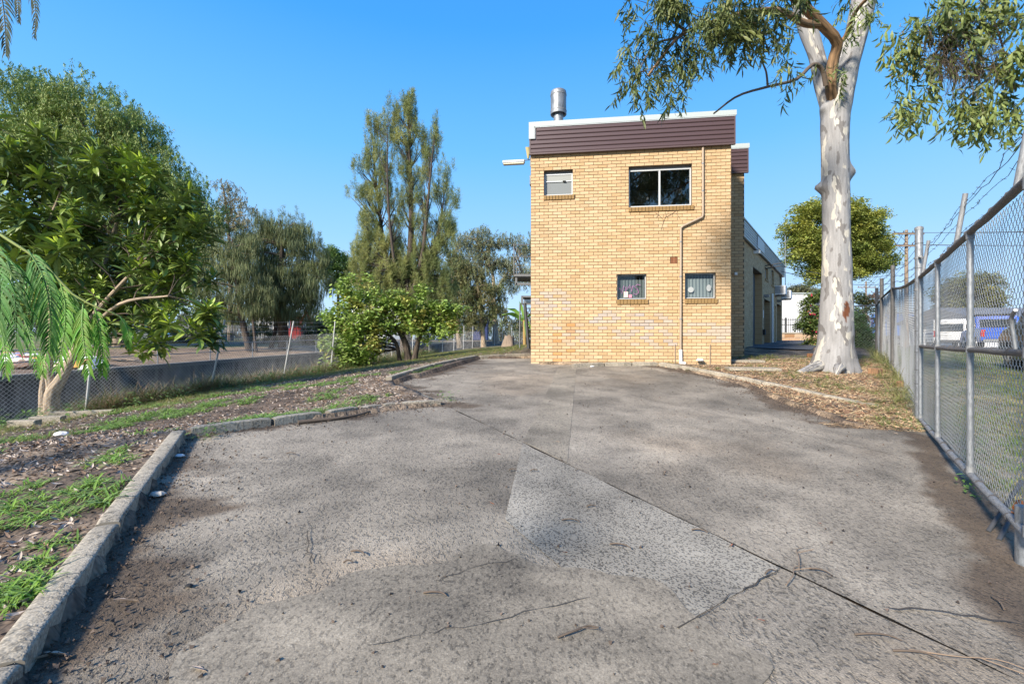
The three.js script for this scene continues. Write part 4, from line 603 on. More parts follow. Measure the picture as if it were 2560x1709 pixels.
tree({ ...weepSpec, name: 'weeping_tree', label: 'slimmer weeping tree leaning over the canal fence beside the broad dark one', seed: 323, base: foot(625, 33), Z: 33, stems: [[[foot(625, 33), .24], [at(605, 800, 33), .2], [at(590, 690, 33), .13], [at(580, 600, 33), .05]], [[foot(640, 33), .1], [at(632, 800, 33), .09], [at(625, 720, 33), .05]]], lobes: [[590, 600, 45, 35], [545, 650, 45, 45], [600, 670, 50, 45], [530, 720, 45, 40], [590, 745, 60, 45], [545, 775, 40, 30], [640, 740, 40, 40]], colour: eucCol([.06, .075, .03], [.11, .125, .05]) });
tree({ name: 'round_tree', label: 'small bright green tree beside the dark weeping tree', seed: 325, base: foot(845, 44), Z: 44, density: 10, clumpR: .6, per: 12, size: 1, deep: 1.6, bark: M.barkDark, stems: [[[foot(845, 44), .16], [at(845, 740, 44), .12], [at(840, 660, 44), .05]]], lobes: [[835, 645, 28, 26], [855, 665, 22, 24], [825, 690, 30, 30], [850, 705, 24, 24]], colour: eucCol([.1, .17, .03], [.14, .21, .05]), sprigs: SP.broad, leaf: LM.soft });
tree({ name: 'eucalypt', label: 'hazy pale eucalypt far behind between the weeping tree and the casuarina', seed: 327, base: foot(875, 75), Z: 75, density: 5, clumpR: 1.1, per: 9, size: 1.3, deep: 3, bark: M.bark, stems: [[[foot(875, 75), .3], [at(875, 740, 75), .2], [at(880, 650, 75), .06]]], lobes: [[865, 648, 26, 16], [885, 665, 25, 20], [860, 690, 30, 20], [890, 710, 26, 30]], colour: eucCol([.1, .11, .045], [.14, .14, .065]), sprigs: SP.euc, leaf: LM.gum });
// tall casuarina
tree({ name: 'casuarina', k: 2.5, label: 'tall feathery olive-green casuarina with open upright limbs beside the canal', seed: 331, base: foot(1012, 30), Z: 30, density: 32, clumpR: .34, per: 3, size: .85, steep: 1.6, tilt: .5, deep: 2.4, boughR: .05, sag: -.02, bark: M.barkDark, squash: 1.5,
  stems: [[[foot(1012, 30), .34], [at(1015, 760, 30), .28], [at(1027, 600, 30), .2], [at(1026, 450, 30), .12], [at(1022, 320, 30), .06], [at(1026, 240, 30), .015]], [[at(1010, 800, 30), .2], [at(965, 640, 30.5), .13], [at(945, 500, 30.8), .08], [at(930, 340, 31), .02]], [[at(1015, 790, 30), .2], [at(1055, 640, 29.5), .13], [at(1070, 500, 29.4), .08], [at(1085, 340, 29.2), .02]], [[at(1040, 700, 30), .1], [at(1090, 600, 30), .08], [at(1112, 480, 30), .02]], [[at(1010, 780, 30), .12], [at(985, 650, 29.3), .1], [at(970, 500, 29), .06], [at(968, 320, 29), .02]]],
  lobes: [[1026, 238, 9, 12], [1022, 268, 18, 22], [1016, 305, 30, 24], [980, 285, 20, 20], [1046, 330, 18, 20], [928, 320, 20, 30], [966, 320, 22, 30], [942, 385, 30, 28], [1006, 370, 30, 30], [1072, 375, 30, 28], [1092, 335, 12, 26], [1112, 425, 14, 24], [905, 415, 22, 20], [960, 440, 32, 28], [1020, 440, 30, 28], [1062, 440, 26, 24], [895, 490, 22, 24], [935, 500, 30, 28], [990, 500, 30, 28], [1045, 500, 30, 28], [1105, 490, 24, 28], [1132, 512, 14, 20], [920, 560, 26, 24], [1060, 560, 26, 24], [1110, 560, 26, 24], [1000, 560, 24, 24], [930, 620, 40, 28], [990, 610, 30, 28], [1070, 620, 40, 34], [1110, 620, 24, 24], [920, 680, 46, 30], [985, 670, 44, 34], [1055, 680, 50, 36], [930, 735, 50, 30], [1000, 740, 50, 36], [1070, 735, 46, 36], [900, 700, 28, 30], [915, 640, 40, 34], [960, 690, 50, 40], [1040, 660, 55, 40], [1090, 700, 40, 36], [980, 760, 60, 30], [1050, 770, 60, 30], [1110, 740, 30, 30], [930, 600, 30, 30], [1120, 590, 22, 26]], colour: (r, c) => mix([.07, .088, .028], [.135, .14, .045], r() * (c.p.x < -7 ? 1 : .7)), sprigs: SP.cas, leaf: LM.soft });
// grey-green gums behind the stair
tree({ name: 'eucalypt', label: 'grey-green eucalypt with pale limbs showing beyond the steel stair', seed: 341, base: foot(1240, 62), Z: 62, density: 6.5, clumpR: 1.1, per: 14, size: 1.25, deep: 4, boughR: .13, bark: M.barkPale, stems: [[[foot(1240, 62), .4], [at(1235, 760, 62), .3], [at(1230, 680, 62), .2], [at(1190, 600, 62), .08]], [[at(1238, 730, 62), .2], [at(1270, 680, 62), .14], [at(1300, 640, 62), .05]]], lobes: [[1170, 600, 30, 22], [1205, 590, 28, 20], [1235, 600, 26, 20], [1180, 640, 40, 26], [1290, 600, 26, 18], [1320, 620, 24, 20], [1230, 650, 36, 24], [1280, 650, 26, 22], [1310, 680, 26, 24], [1270, 700, 26, 20]], colour: eucCol([.085, .1, .05], [.13, .135, .075]), sprigs: SP.euc, leaf: LM.gum });
tree({ name: 'eucalypt', label: 'rusty green eucalypt clump just right of the tall casuarina', seed: 343, base: foot(1150, 48), Z: 48, density: 9, clumpR: .95, per: 15, size: 1.15, deep: 3.4, boughEvery: 2, boughR: .1, bark: M.barkPale, stems: [[[foot(1150, 48), .3], [at(1140, 780, 48), .25], [at(1130, 680, 48), .1]], [[foot(1210, 48), .25], [at(1200, 760, 48), .2], [at(1190, 690, 48), .08]]], lobes: [[1128, 625, 22, 24], [1150, 660, 30, 24], [1120, 690, 36, 30], [1180, 690, 45, 30], [1150, 730, 50, 34], [1215, 730, 45, 36], [1110, 760, 40, 30], [1190, 775, 45, 30], [1240, 775, 24, 24]], colour: eucCol([.07, .09, .03], [.12, .11, .045]), sprigs: SP.euc, leaf: LM.gum });
// lime shrub over the fence
tree({ name: 'mulberry_shrub', k: 1.6, label: 'sprawling lime green shrub tangled through the canal fence', category: 'shrub', seed: 351, base: foot(1022, 21.5), Z: 21.5, density: 34, clumpR: .4, per: 6, size: 1.2, deep: 1.5, boughEvery: 3, boughR: .03, bark: M.barkDark,
  stems: [[[foot(1022, 21.5), .18], [at(1010, 850, 21.5), .14], [at(970, 790, 21.3), .06]], [[foot(1035, 21.5), .14], [at(1050, 840, 21.5), .1], [at(1090, 790, 21.3), .04]], [[foot(1000, 21.5), .1], [at(985, 850, 21.3), .08], [at(900, 800, 20.8), .03]], [[at(1010, 850, 21.5), .08], [at(1000, 770, 21.3), .04], [at(985, 735, 21.2), .015]]],
  lobes: [[870, 720, 16, 30, -.5], [882, 755, 34, 26, -.5], [850, 790, 34, 24, -.6], [940, 765, 40, 30, -.3], [985, 745, 26, 22, -.2], [1020, 762, 40, 26, -.2], [900, 805, 50, 34, -.6], [960, 810, 45, 30, -.3], [1030, 800, 45, 28], [1080, 790, 34, 24], [1110, 815, 36, 24], [1140, 780, 22, 16], [1075, 830, 30, 22], [850, 850, 34, 44, -.7], [890, 870, 40, 46, -.7], [925, 850, 30, 40, -.6], [870, 900, 40, 24, -.7], [1055, 745, 14, 26], [1100, 765, 16, 14], [920, 710, 12, 26]],
  colour: (r, c) => r() < .2 ? mix([.24, .25, .06], [.3, .28, .09], r()) : mix([.13, .2, .035], [.21, .28, .06], r()), sprigs: SP.heart, leaf: LM.soft });
// ---------------------------------------------------------------- gum tree in the street-side bed
{
  const Z = 10.7, k = Z / F, b = V((2086 - 1280) * k, yt(7.4, Z) - .05, Z);
  const t = thing('gum_tree', 'tall smooth-barked gum tree with mottled grey and cream trunk in the mulched bed', 'tree', b);
  // lofted stems: rings [px, py, half width px, dz]
  const loft = (rings, sides, seed, flare) => {
    const pts = curve(rings.map(([px, py, hw, dz = 0]) => at(px, py, Z + dz)), rings.length * (flare ? 15 : 7)), n = pts.length - 1, P = []; let len = 0;
    return grid(sides, n, (i, j) => {
      const f = j / n * (rings.length - 1), q = Math.min(rings.length - 2, Math.floor(f)), r0 = lerp(rings[q][2], rings[q + 1][2], sm(0, 1, f - q)) * k * .83; if (i === 0 && j) len += pts[j].distanceTo(pts[j - 1]);
      const a = i / sides * Math.PI * 2, p = pts[j]; let r = r0 * (1 + (fbm(Math.cos(a) * 1.3 + 5, Math.sin(a) * 1.3 + len * .8 + seed, 3, 701) - .5) * .16);
      if (flare) { const h = p.y - b.y; r += sm(.7, 0, h) * .1 * Math.pow(.5 + .5 * Math.cos(a * 4 + 1.2 + seed), 2); for (const [ka, kh, kr, ks] of [[3.1, (855 - 468) * k - b.y, .2, .17], [0, (855 - 432) * k - b.y, .16, .22], [3.3, (855 - 275) * k - b.y, .05, .12]]) { const da = Math.atan2(Math.sin(a - ka), Math.cos(a - ka)) * r0, dh = h - kh; r += kr * Math.exp(-(da * da + dh * dh) / (ks * ks * .5)); } }
      const fresh = flare && Math.hypot((p.y - .68) / .2, Math.atan2(Math.sin(a - 4.75), Math.cos(a - 4.75)) / .2) < 1 + (fbm(a * 14, p.y * 9, 3, 707) - .5) * 1.6 ? [.5, .17, .06] : [1, 1, 1];
      return { p: [p.x + Math.cos(a) * r, p.y, p.z - Math.sin(a) * r], uv: [i / sides, len / 2.3], c: fresh };
    });
  };
  part('trunk', loft([[2084, 960, 62], [2084, 930, 58], [2086, 900, 51], [2089, 850, 46], [2090, 780, 43], [2092, 700, 39], [2091, 560, 36.5], [2090, 450, 37], [2088, 370, 36], [2088, 300, 38], [2090, 262, 42], [2100, 220, 40], [2118, 160, 34], [2140, 90, 31], [2160, 0, 33], [2178, -150, 27], [2185, -350, 20], [2200, -600, 9]], 72, 1, true), M.gum, t);
  part('limb', loft([[2078, 275, 26], [2062, 220, 25], [2042, 140, 22], [2021, 77, 25], [1998, 0, 22], [1975, -120, 18], [1940, -330, 8]], 18, 5), M.gum, t);
  const tan = mat([.34, .22, .12], .85, { map: T.bark }), tb = (pts, r, m = tan, name = 'limb') => { const c = curve(pts.map(([x, y, z = 0]) => at(x, y, Z + z)), 20); return part(name, tube(c, c.map((_, i) => lerp(r[0], r[1], i / 20) * k), 8), m, t); };
  tb([[2094, 300, .12], [2083, 256, -.1], [2078, 212, -.28], [2084, 150, -.42], [2094, 108, -.6], [2060, 66, -.8], [2020, 25, -1], [1985, -10, -1.2], [1900, -70, -1.7]], [14, 10]); tb([[2058, 62, -.8], [2010, 58, -1], [1955, 28, -1.4], [1890, 28, -1.7], [1800, 50, -2.1], [1700, 90, -2.4], [1620, 190, -2.5]], [9, 2]);
  tb([[2066, 214, -.4], [2055, 172, -.5], [2036, 161, -.6], [1992, 198, -.9], [1920, 217, -1.2], [1843, 241, -1.5], [1785, 284, -1.7]], [6, 1.6], M.twig, 'dead_branch'); tb([[1920, 216, -1.2], [1916, 180, -1.2], [1904, 140, -1.25], [1930, 112, -1.3]], [2.5, 1], M.twig, 'dead_branch');
  tb([[2092, 110, -.6], [2112, 95, -.6], [2140, 30, -1], [2230, -60, -2]], [6, 3]); tb([[1720, 80, -2.4], [1690, 60, -2.4], [1640, 20, -2.4]], [3, 1.5], M.twig); tb([[1690, 95, -2.4], [1640, 110, -2.4], [1590, 190, -2.5]], [2.5, 1], M.twig);
  // roots running out over the mulch
  for (const pts of [[[2050, 905, -.1], [2020, 925, -.3], [1990, 938, -.4], [1965, 948, -.5]], [[2100, 905, -.45], [2095, 925, -.55], [2090, 945, -.6]], [[2125, 905, -.1], [2145, 925, -.2], [2155, 932, -.3]]]) { const c = curve(pts.map(([x, y, z]) => { const p = at(x, y, Z + z); p.y = Math.min(p.y, yt(p.x, -p.z) + .12); return p; }), 10); part('root', tube(c, c.map((_, i) => lerp(.13, .035, i / 10)), 9), M.gum, t); }
  const cl = crown({ seed: 401, k: 1.25, Z: 8.3, density: 28, clumpR: .22, per: 7, lobes: [[1660, 30, 110, 60], [1780, 20, 120, 70], [1900, 20, 110, 70], [1985, 5, 60, 40], [1600, 100, 36, 50], [1690, 110, 60, 45], [1600, 160, 42, 34], [1655, 175, 30, 24], [1600, 205, 18, 22], [1690, 212, 14, 18], [1790, 90, 50, 36], [1750, 140, 28, 28], [1830, 70, 40, 30], [1955, 130, 24, 20], [1985, 160, 22, 14], [1910, 70, 24, 20]], deep: .6, colour: (r) => mix([.06, .085, .025], [.13, .155, .045], r()), tilt: .5, squash: 1 });
  const c2 = crown({ seed: 403, Z: 9.9, density: 24, clumpR: .25, per: 4, lobes: [[2120, 20, 40, 30], [2110, 70, 24, 20], [2175, 45, 24, 24], [2066, 165, 14, 20], [2135, 155, 14, 20]], deep: .5, colour: (r) => mix([.06, .085, .025], [.12, .15, .045], r()) });
  spread('crown', SP.gum, LM.gum, [...cl.list, ...c2.list], t, b);
  const top = crown({ seed: 405, world: true, density: 6.5, clumpR: .9, per: 9, size: 1.6, lobes: [[7.5, 10.8, -11, 2.6, 1.5], [10.5, 12.5, -11.5, 3, 2], [5.8, 12.5, -10.5, 2.4, 1.6], [8.5, 15, -11, 3, 2]], colour: (r) => mix([.07, .09, .03], [.11, .13, .04], r()) });
  spread('crown', SP.gum, LM.gum, top.list, t, b);
  const bg = [], rr = rng(7); for (const [lst, from, ev] of [[cl.clumps, [at(1990, -10, 9.5), at(1890, 28, 9), at(1800, 45, 8.6), at(1700, 88, 8.3), at(1640, 20, 8.3), at(1600, 180, 8.2)], 1], [c2.clumps, [at(2110, 100, 10.2), at(2140, 30, 9.9), at(2080, 190, 10.2)], 2], [top.clumps, [at(2185, -350, Z), at(2198, -560, Z), at(1945, -320, Z), at(2178, -150, Z)], 2]]) lst.forEach((c, i) => { if (i % ev) return; let f = from[0]; for (const q of from) if (q.distanceTo(c.p) < f.distanceTo(c.p)) f = q; bg.push(bough(f, c.p.clone().add(new THREE.Vector3(0, .1, 0)), .009, .003, rr, 4, .08, 5)); });
  part('branches', bg, M.twig, t, 'stuff');
  // bough reaching towards the gate, with tangled fine twigs and buds
  const n1 = crown({ seed: 407, k: 1.3, Z: 6.4, density: 40, clumpR: .2, per: 6, lobes: [[2300, 40, 80, 60], [2400, 30, 110, 60], [2510, 50, 70, 70], [2270, 130, 50, 50], [2350, 130, 70, 60], [2450, 150, 100, 60], [2540, 170, 50, 60], [2310, 210, 50, 40], [2290, 270, 40, 40], [2390, 260, 60, 40], [2480, 240, 70, 40], [2420, 300, 40, 24], [2540, 280, 40, 40], [2270, 310, 20, 30], [2500, 310, 30, 30]], deep: .5, colour: (r) => r() < .008 ? [.3, .16, .07] : mix([.07, .1, .03], [.17, .21, .055], r()), tilt: .8, squash: 1 });
  spread('crown', SP.gumNear, LM.gum, n1.list, t, b);
  const lb = [bough(at(2165, -60, 10.6), at(2420, -40, 6.6), .06, .03, rr, 7, .06, 12), bough(at(2420, -40, 6.6), at(2440, 200, 6.4), .02, .008, rr, 5, .02), bough(at(2420, -40, 6.6), at(2300, 200, 6.4), .018, .007, rr, 5, .02), bough(at(2420, -40, 6.6), at(2540, 230, 6.3), .018, .007, rr, 5, .02)];
  for (const c of n1.clumps) lb.push(bough(at(2300 + rr() * 220, -20 + rr() * 200, 6.4), c.p, .005, .0018, rr, 3, .04, 5));
  for (let i = 0; i < 700; i++) { const a = at(2410 + (rr() - .5) * 110 * (1 + rr()), 50 + rr() * 150, 6.1 + rr() * .4), c = a.clone().add(new THREE.Vector3((rr() - .4) * .4, (rr() - .75) * .5, (rr() - .5) * .3)); lb.push(bough(a, c, .003, .0018, rr, 3, .2, 5)); }
  part('branches', lb, M.twig, t, 'stuff');
  const buds = []; for (let i = 0; i < 360; i++) { const g = [[2290, 90], [2330, 130], [2480, 170], [2260, 170], [2360, 60]][i % 5]; buds.push({ p: at(g[0] + (rr() - .5) * 80, g[1] + (rr() - .5) * 60, 6.2 + rr() * .5), s: .7 + rr() * .6, c: mix([.28, .19, .04], [.2, .2, .05], rr()) }); }
  spread('buds', [tint(clean(new THREE.OctahedronGeometry(.009, 0)), [1, 1, 1])], leafMat([1, 1, 1], 0, .7), buds, t, b);
}
// trees and shrubs behind the gum and along the street
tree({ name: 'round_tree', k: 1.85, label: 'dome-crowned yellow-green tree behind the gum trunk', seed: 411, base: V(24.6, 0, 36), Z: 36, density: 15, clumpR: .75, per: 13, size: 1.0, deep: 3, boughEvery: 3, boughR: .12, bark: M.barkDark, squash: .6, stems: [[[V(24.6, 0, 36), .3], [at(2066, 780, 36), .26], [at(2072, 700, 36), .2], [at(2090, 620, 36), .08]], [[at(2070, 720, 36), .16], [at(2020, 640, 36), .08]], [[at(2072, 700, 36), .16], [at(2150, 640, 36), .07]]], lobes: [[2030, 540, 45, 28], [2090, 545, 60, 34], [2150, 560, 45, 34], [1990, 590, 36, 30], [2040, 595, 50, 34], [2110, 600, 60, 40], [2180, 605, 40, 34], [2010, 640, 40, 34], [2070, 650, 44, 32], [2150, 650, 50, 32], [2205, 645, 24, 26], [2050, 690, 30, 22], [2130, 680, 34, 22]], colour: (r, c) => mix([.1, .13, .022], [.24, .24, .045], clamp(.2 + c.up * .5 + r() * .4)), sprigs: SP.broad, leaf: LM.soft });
const camel = tree({ name: 'camellia', label: 'camellia bush with red flowers beside the asphalt yard behind the gum trunk', category: 'shrub', seed: 421, base: V(13.2, .0, 20.6), Z: 20.6, density: 46, clumpR: .22, per: 6, size: 1.3, deep: 1, boughR: .02, bark: M.bark, stems: [[[V(13.2, -.2, 20.6), .05], [at(2040, 810, 20.6), .03], [at(2046, 760, 20.6), .01]], [[V(13.4, -.2, 20.6), .04], [at(2070, 800, 20.6), .02]]], lobes: [[2030, 760, 24, 20], [2060, 750, 26, 24], [2015, 800, 24, 24], [2050, 810, 34, 36], [2035, 850, 22, 26], [2085, 790, 30, 40]], colour: (r) => mix([.06, .09, .025], [.11, .14, .04], r()), sprigs: SP.small, leaf: LM.loquat });
{ const r = rng(3), l = []; for (let i = 0; i < 46; i++) { const c = camel.cr.clumps[r() * camel.cr.clumps.length | 0].p; l.push({ p: c.clone().add(new THREE.Vector3((r() - .5) * .4, (r() - .3) * .3, .15 + r() * .1)), yaw: r() * 6, pitch: r(), s: .8 + r() * .7, c: mix([.5, .02, .07], [.55, .12, .16], r()) }); } spread('flowers', [tint(clean(new THREE.IcosahedronGeometry(.035, 0)), [1, 1, 1])], leafMat([1, 1, 1], .1, .7), l, camel.t, camel.t.position); }
tree({ name: 'camellia', label: 'reddish-leaved shrub between the gum trunk and the corner fence post', category: 'shrub', seed: 423, base: V(15.5, -.4, 20.4), Z: 20.4, density: 42, clumpR: .24, per: 5, size: 1.3, deep: .9, boughR: .02, bark: M.bark, stems: [[[V(15.5, -.5, 20.4), .05], [at(2160, 800, 20.4), .03], [at(2155, 750, 20.4), .01]]], lobes: [[2150, 760, 22, 26], [2170, 745, 18, 18], [2180, 790, 22, 30], [2140, 800, 16, 30], [2165, 820, 22, 24]], colour: (r) => r() < .4 ? mix([.28, .13, .08], [.3, .2, .1], r()) : mix([.07, .1, .03], [.12, .14, .05], r()), sprigs: SP.small, leaf: LM.soft });
tree({ name: 'hedge_bush', label: 'clipped dark green bush beside the gum trunk and the corner fence post', category: 'shrub', seed: 425, base: V(13.7, -.4, 18.6), Z: 18.6, density: 120, clumpR: .14, per: 7, size: 1.1, deep: .7, boughEvery: 3, boughR: .02, bark: M.bark, stems: [[[V(13.7, -.5, 18.6), .05], [at(2140, 840, 18.6), .03]]], lobes: [[2138, 835, 34, 36], [2140, 870, 30, 20], [2130, 800, 24, 20]], colour: (r) => mix([.05, .1, .025], [.09, .16, .04], r()), sprigs: SP.small, leaf: LM.soft });
tree({ name: 'street_tree', label: 'wide olive tree beyond the parked ute across the street', seed: 431, base: V(61, -.3, 62), Z: 62, density: 6, clumpR: 1.2, per: 12, size: 1.6, deep: 4, boughEvery: 3, boughR: .12, bark: M.bark, stems: [[[V(61, -.4, 62), .35], [at(2425, 790, 62), .3], [at(2420, 730, 62), .12]]], lobes: [[2390, 735, 40, 26], [2430, 715, 40, 26], [2460, 740, 34, 30], [2400, 775, 40, 22], [2455, 780, 40, 20]], colour: (r) => mix([.12, .13, .035], [.2, .19, .06], r()), sprigs: SP.broad, leaf: LM.soft });
tree({ name: 'street_tree', label: 'grey-green treetops above the white warehouse roof', seed: 433, base: V(55, 0, 85), Z: 85, density: 4, clumpR: 1.3, per: 10, size: 1.8, deep: 4, boughEvery: 4, bark: M.bark, stems: [[[V(55, 0, 85), .35], [at(2010, 780, 85), .3], [at(2010, 740, 85), .12]]], lobes: [[1995, 732, 30, 16], [2025, 738, 30, 14], [1975, 745, 24, 12], [2050, 742, 24, 14]], colour: (r) => mix([.09, .1, .05], [.14, .14, .07], r()), sprigs: SP.broad, leaf: LM.soft });
tree({ name: 'street_tree', label: 'tall eucalypt standing in the street opposite the gate', seed: 435, base: V(3.5, -1.4, -13), world: true, Z: 1, density: 5, clumpR: 1.1, per: 11, size: 1.6, boughEvery: 2, boughR: .1, bark: M.bark, stems: [[[V(3.5, -1.5, -13), .35], [V(3.7, 5, -13), .3], [V(3.2, 9, -13), .2], [V(4, 14, -13), .06]], [[V(3.5, 6, -13), .2], [V(6, 10, -13), .12], [V(7, 13, -13), .05]], [[V(3.5, 6, -13), .2], [V(1, 10, -13), .1], [V(.5, 12, -13), .04]]], lobes: [[1, 9.5, 13, 2.2, 1.6], [4.5, 9, 13, 2.4, 1.5], [7, 11, 13, 2.2, 1.8], [3, 12.5, 13, 2.6, 1.8], [6, 14.5, 13, 2.4, 1.6], [0, 13, 13, 2, 1.6]], colour: (r) => mix([.07, .09, .03], [.11, .13, .04], r()), sprigs: SP.gum, leaf: LM.gum });
// hazy far wood closing the view behind the canal
{
  const r = rng(91), l = []; const w = tag(new THREE.Group(), null, null, null, 'stuff'); w.name = 'far_wood'; tag(w, 'low far wood of mixed trees closing the view beyond the canal', 'wood'); scene.add(w);
  for (let i = 0; i < 3600; i++) { const px = r() * 1460, Z = 88 + r() * 30, h = 3.5 + 8 * fbm(px * .012, 3, 3, 801), y = r() * h; l.push({ p: V((px - 1280) * Z / F, y - .3, Z), yaw: r() * 6, pitch: (r() - .5) * .5, s: 2.6 + r() * 2, c: mix([.07, .085, .04], [.12, .125, .06], r()).map((x) => x * (.8 + .4 * r())) }); }
  spread('foliage', SP.euc, LM.gum, l, w);
}
// pepper tree: trunk out of sight, its fronds hang into view
{
  const b = V(-6.2, yt(-6.2, 2.2), 2.2), t = thing('pepper_tree', 'pepper tree with bright ferny fronds hanging near the kerb', 'tree', b), r = rng(95), Z = 1.3, p = (px, py, dz = 0) => at(px, py, Z + dz);
  part('trunk', tube(curve([b, V(-6.1, .3, 2.2), V(-5.9, 1.6, 2.1), V(-6.1, 3, 2.2)], 14), curve([b, b, b, b], 14).map((_, i) => lerp(.18, .08, i / 14)), 10), M.bark, t);
  const twig = mat([.16, .2, .05], .8); const stem = (pts, r0, r1) => { const c = curve(pts, 18); part('branch', tube(c, c.map((_, i) => lerp(r0, r1, i / 18)), 6), twig, t); };
  stem([V(-5.9, 1.5, 2.1), V(-4, 1.6, 1.8), V(-2.3, .9, 1.5), p(-120, 500, .12), p(20, 600), p(110, 660), p(180, 735), p(250, 772), p(300, 792), p(315, 830)], .006, .0013); stem([V(-2.3, .9, 1.5), p(-160, 380, .1), p(-30, 560, -.1), p(10, 640, -.1)], .006, .002); stem([V(-6, 2.4, 2.15), V(-4, 2.2, 1.8), V(-2.2, 1.7, 1.4), p(-100, -160), p(-20, -90), p(60, -60)], .016, .003);
  const frond = (pts, n, L, w, c) => {
    const cv = new THREE.CatmullRomCurve3(pts), P = [], C = [], v = new THREE.Vector3(); const rach = cv.getPoints(14);
    for (let i = 0; i < n; i++) for (const s of [-1, 1]) {
      const u = .06 + .92 * i / n, o = cv.getPoint(u), tg = cv.getTangent(u), ln = L * (.75 + .5 * Math.sin(Math.PI * Math.min(1, u + .15))) * (1 - .35 * u) * (.85 + r() * .3), view = new THREE.Vector3(.1 * (r() - .5), .1, 1).normalize(), side = new THREE.Vector3().crossVectors(tg, view).normalize().multiplyScalar(s);
      const dir = side.clone().multiplyScalar(.8).addScaledVector(tg, .5).add(new THREE.Vector3(0, -.05 - r() * .15, (r() - .5) * .5)).normalize(), acr = new THREE.Vector3().crossVectors(dir, view).normalize(), nn = new THREE.Vector3().crossVectors(dir, side.clone().cross(dir)).normalize(), zz = new THREE.Vector3().crossVectors(dir, nn).normalize(), m = new THREE.Matrix4().makeBasis(dir, zz, nn.clone()).setPosition(o), tr = leafTris(ln, w, { segs: 5, droop: 0, fold: 0, at: .3 }), col = c.map((x) => x * (.8 + r() * .4));
      // leaf blades face roughly to the viewer's side: keep their droop downwards
      for (let k = 0; k < tr.length; k += 3) { const tt = tr[k] / ln, q = v.copy(o).addScaledVector(dir, ln * tt * (1 - .25 * tt)).addScaledVector(acr, tr[k + 2]); q.y -= ln * (.75 * tt * tt) + Math.abs(tr[k + 2]) * .2; q.z += Math.abs(tr[k + 2]) * .4; P.push(q.x, q.y, q.z); C.push(...col); }
    }
    part('frond', [geoOf(P, C), tint(clean(tube(rach, rach.map((_, i) => lerp(.0022, .0008, i / 14)), 4)), c)], LM.soft, t);
  };
  const g1 = [.1, .25, .025], g2 = [.07, .2, .03], g3 = [.14, .31, .03];
  const hang = (x0, y0, x1, y1, bow, n = 19, L = .062, c = g1, dz = 0) => frond([p(x0, y0, dz), p(lerp(x0, x1, .3) + bow, lerp(y0, y1, .28), dz - .03), p(lerp(x0, x1, .65) + bow * .9, lerp(y0, y1, .65), dz - .05), p(x1, y1, dz - .04)], Math.round(n * 1.3), L, .0062, c);
  hang(15, 640, 40, 870, 8, 20, .075, g2, -.15); hang(70, 625, 125, 880, 22, 22, .07, g2, -.1); hang(110, 660, 112, 905, 14, 20, .06, g1, .05); hang(150, 705, 138, 935, 16, 22, .05, g3, .02); hang(165, 725, 195, 880, 4, 16, .05, g1, .04); hang(207, 762, 226, 942, -8, 21, .05, g3); hang(236, 772, 257, 942, 6, 20, .04, g3, .02); hang(300, 793, 322, 872, 8, 14, .022, g3); hang(-10, 800, 14, 945, 8, 16, .045, g3, .1); hang(60, 800, 95, 950, 4, 13, .03, g1, .3); hang(-30, 600, -5, 820, 14, 18, .07, g2, -.2); hang(180, 735, 172, 850, 6, 14, .05, g2, .1); hang(95, 880, 110, 945, 3, 10, .03, g3, .35);
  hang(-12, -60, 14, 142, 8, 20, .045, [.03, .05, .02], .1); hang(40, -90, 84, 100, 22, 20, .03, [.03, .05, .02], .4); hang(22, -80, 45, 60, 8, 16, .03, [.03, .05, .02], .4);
}
// banana plant and stump behind the corner
{
  const Z = 24, b = V((1312 - 1280) * Z / F, yt(.6, Z), Z), t = thing('banana_plant', 'young banana plant with torn bright leaves behind the building corner', 'plant', b), r = rng(12); part('stem', tube(curve([b, at(1311, 830, Z), at(1310, 800, Z)], 6), curve([b, b, b], 6).map((_, i) => lerp(.1, .055, i / 6)), 8), mat([.3, .2, .07], .8), t);
  for (const [ex, ey, dz] of [[1255, 786, -.3], [1268, 770, .4], [1298, 752, 0], [1318, 750, .3], [1335, 790, -.3], [1330, 830, -.4], [1315, 842, -.7]]) { const a = at(1310, 802, Z), e = at(ex, ey, Z + dz), m = a.clone().lerp(e, .55); m.y += .22; const cv = new THREE.CatmullRomCurve3([a, m, e]), n = 12; const g = grid(4, n, (i, j) => { const u = j / n, p = cv.getPoint(u), w = .16 * Math.sin(Math.PI * Math.pow(u, .7)) * (1 + (r() - .5) * .25), s = i / 2 - 1; return { p: [p.x + s * w * .3, p.y + Math.abs(s) * -.05 + s * w * .5, p.z + s * w], c: [.16 + r() * .05, .3 + r() * .06, .05] }; }); part('leaf', g, LM.soft, t); }
  const s0 = gpT(1272, 868), st = thing('tree_stump', 'weathered split tree stump in the grass behind the building corner', 'stump', s0); const g = grid(18, 7, (i, j) => { const a = i / 18 * 6.283, h = j / 7, rr = .3 * (1.3 - .45 * h) * (1 + (fbm(Math.cos(a) * 2.2 + 3, Math.sin(a) * 2.2 + h, 3, 811) - .5) * .9); return { p: [s0.x + Math.cos(a) * rr, s0.y - .05 + h * (.62 + (fbm(Math.cos(a) * 3, Math.sin(a) * 3, 2, 813) - .5) * .6), s0.z + Math.sin(a) * rr], uv: [a, h] }; }); part('trunk', g, M.timber, st); part('top', new THREE.CircleGeometry(.24, 14).rotateX(-Math.PI / 2).translate(s0.x, s0.y + .45, s0.z), M.barkDark, st);
}
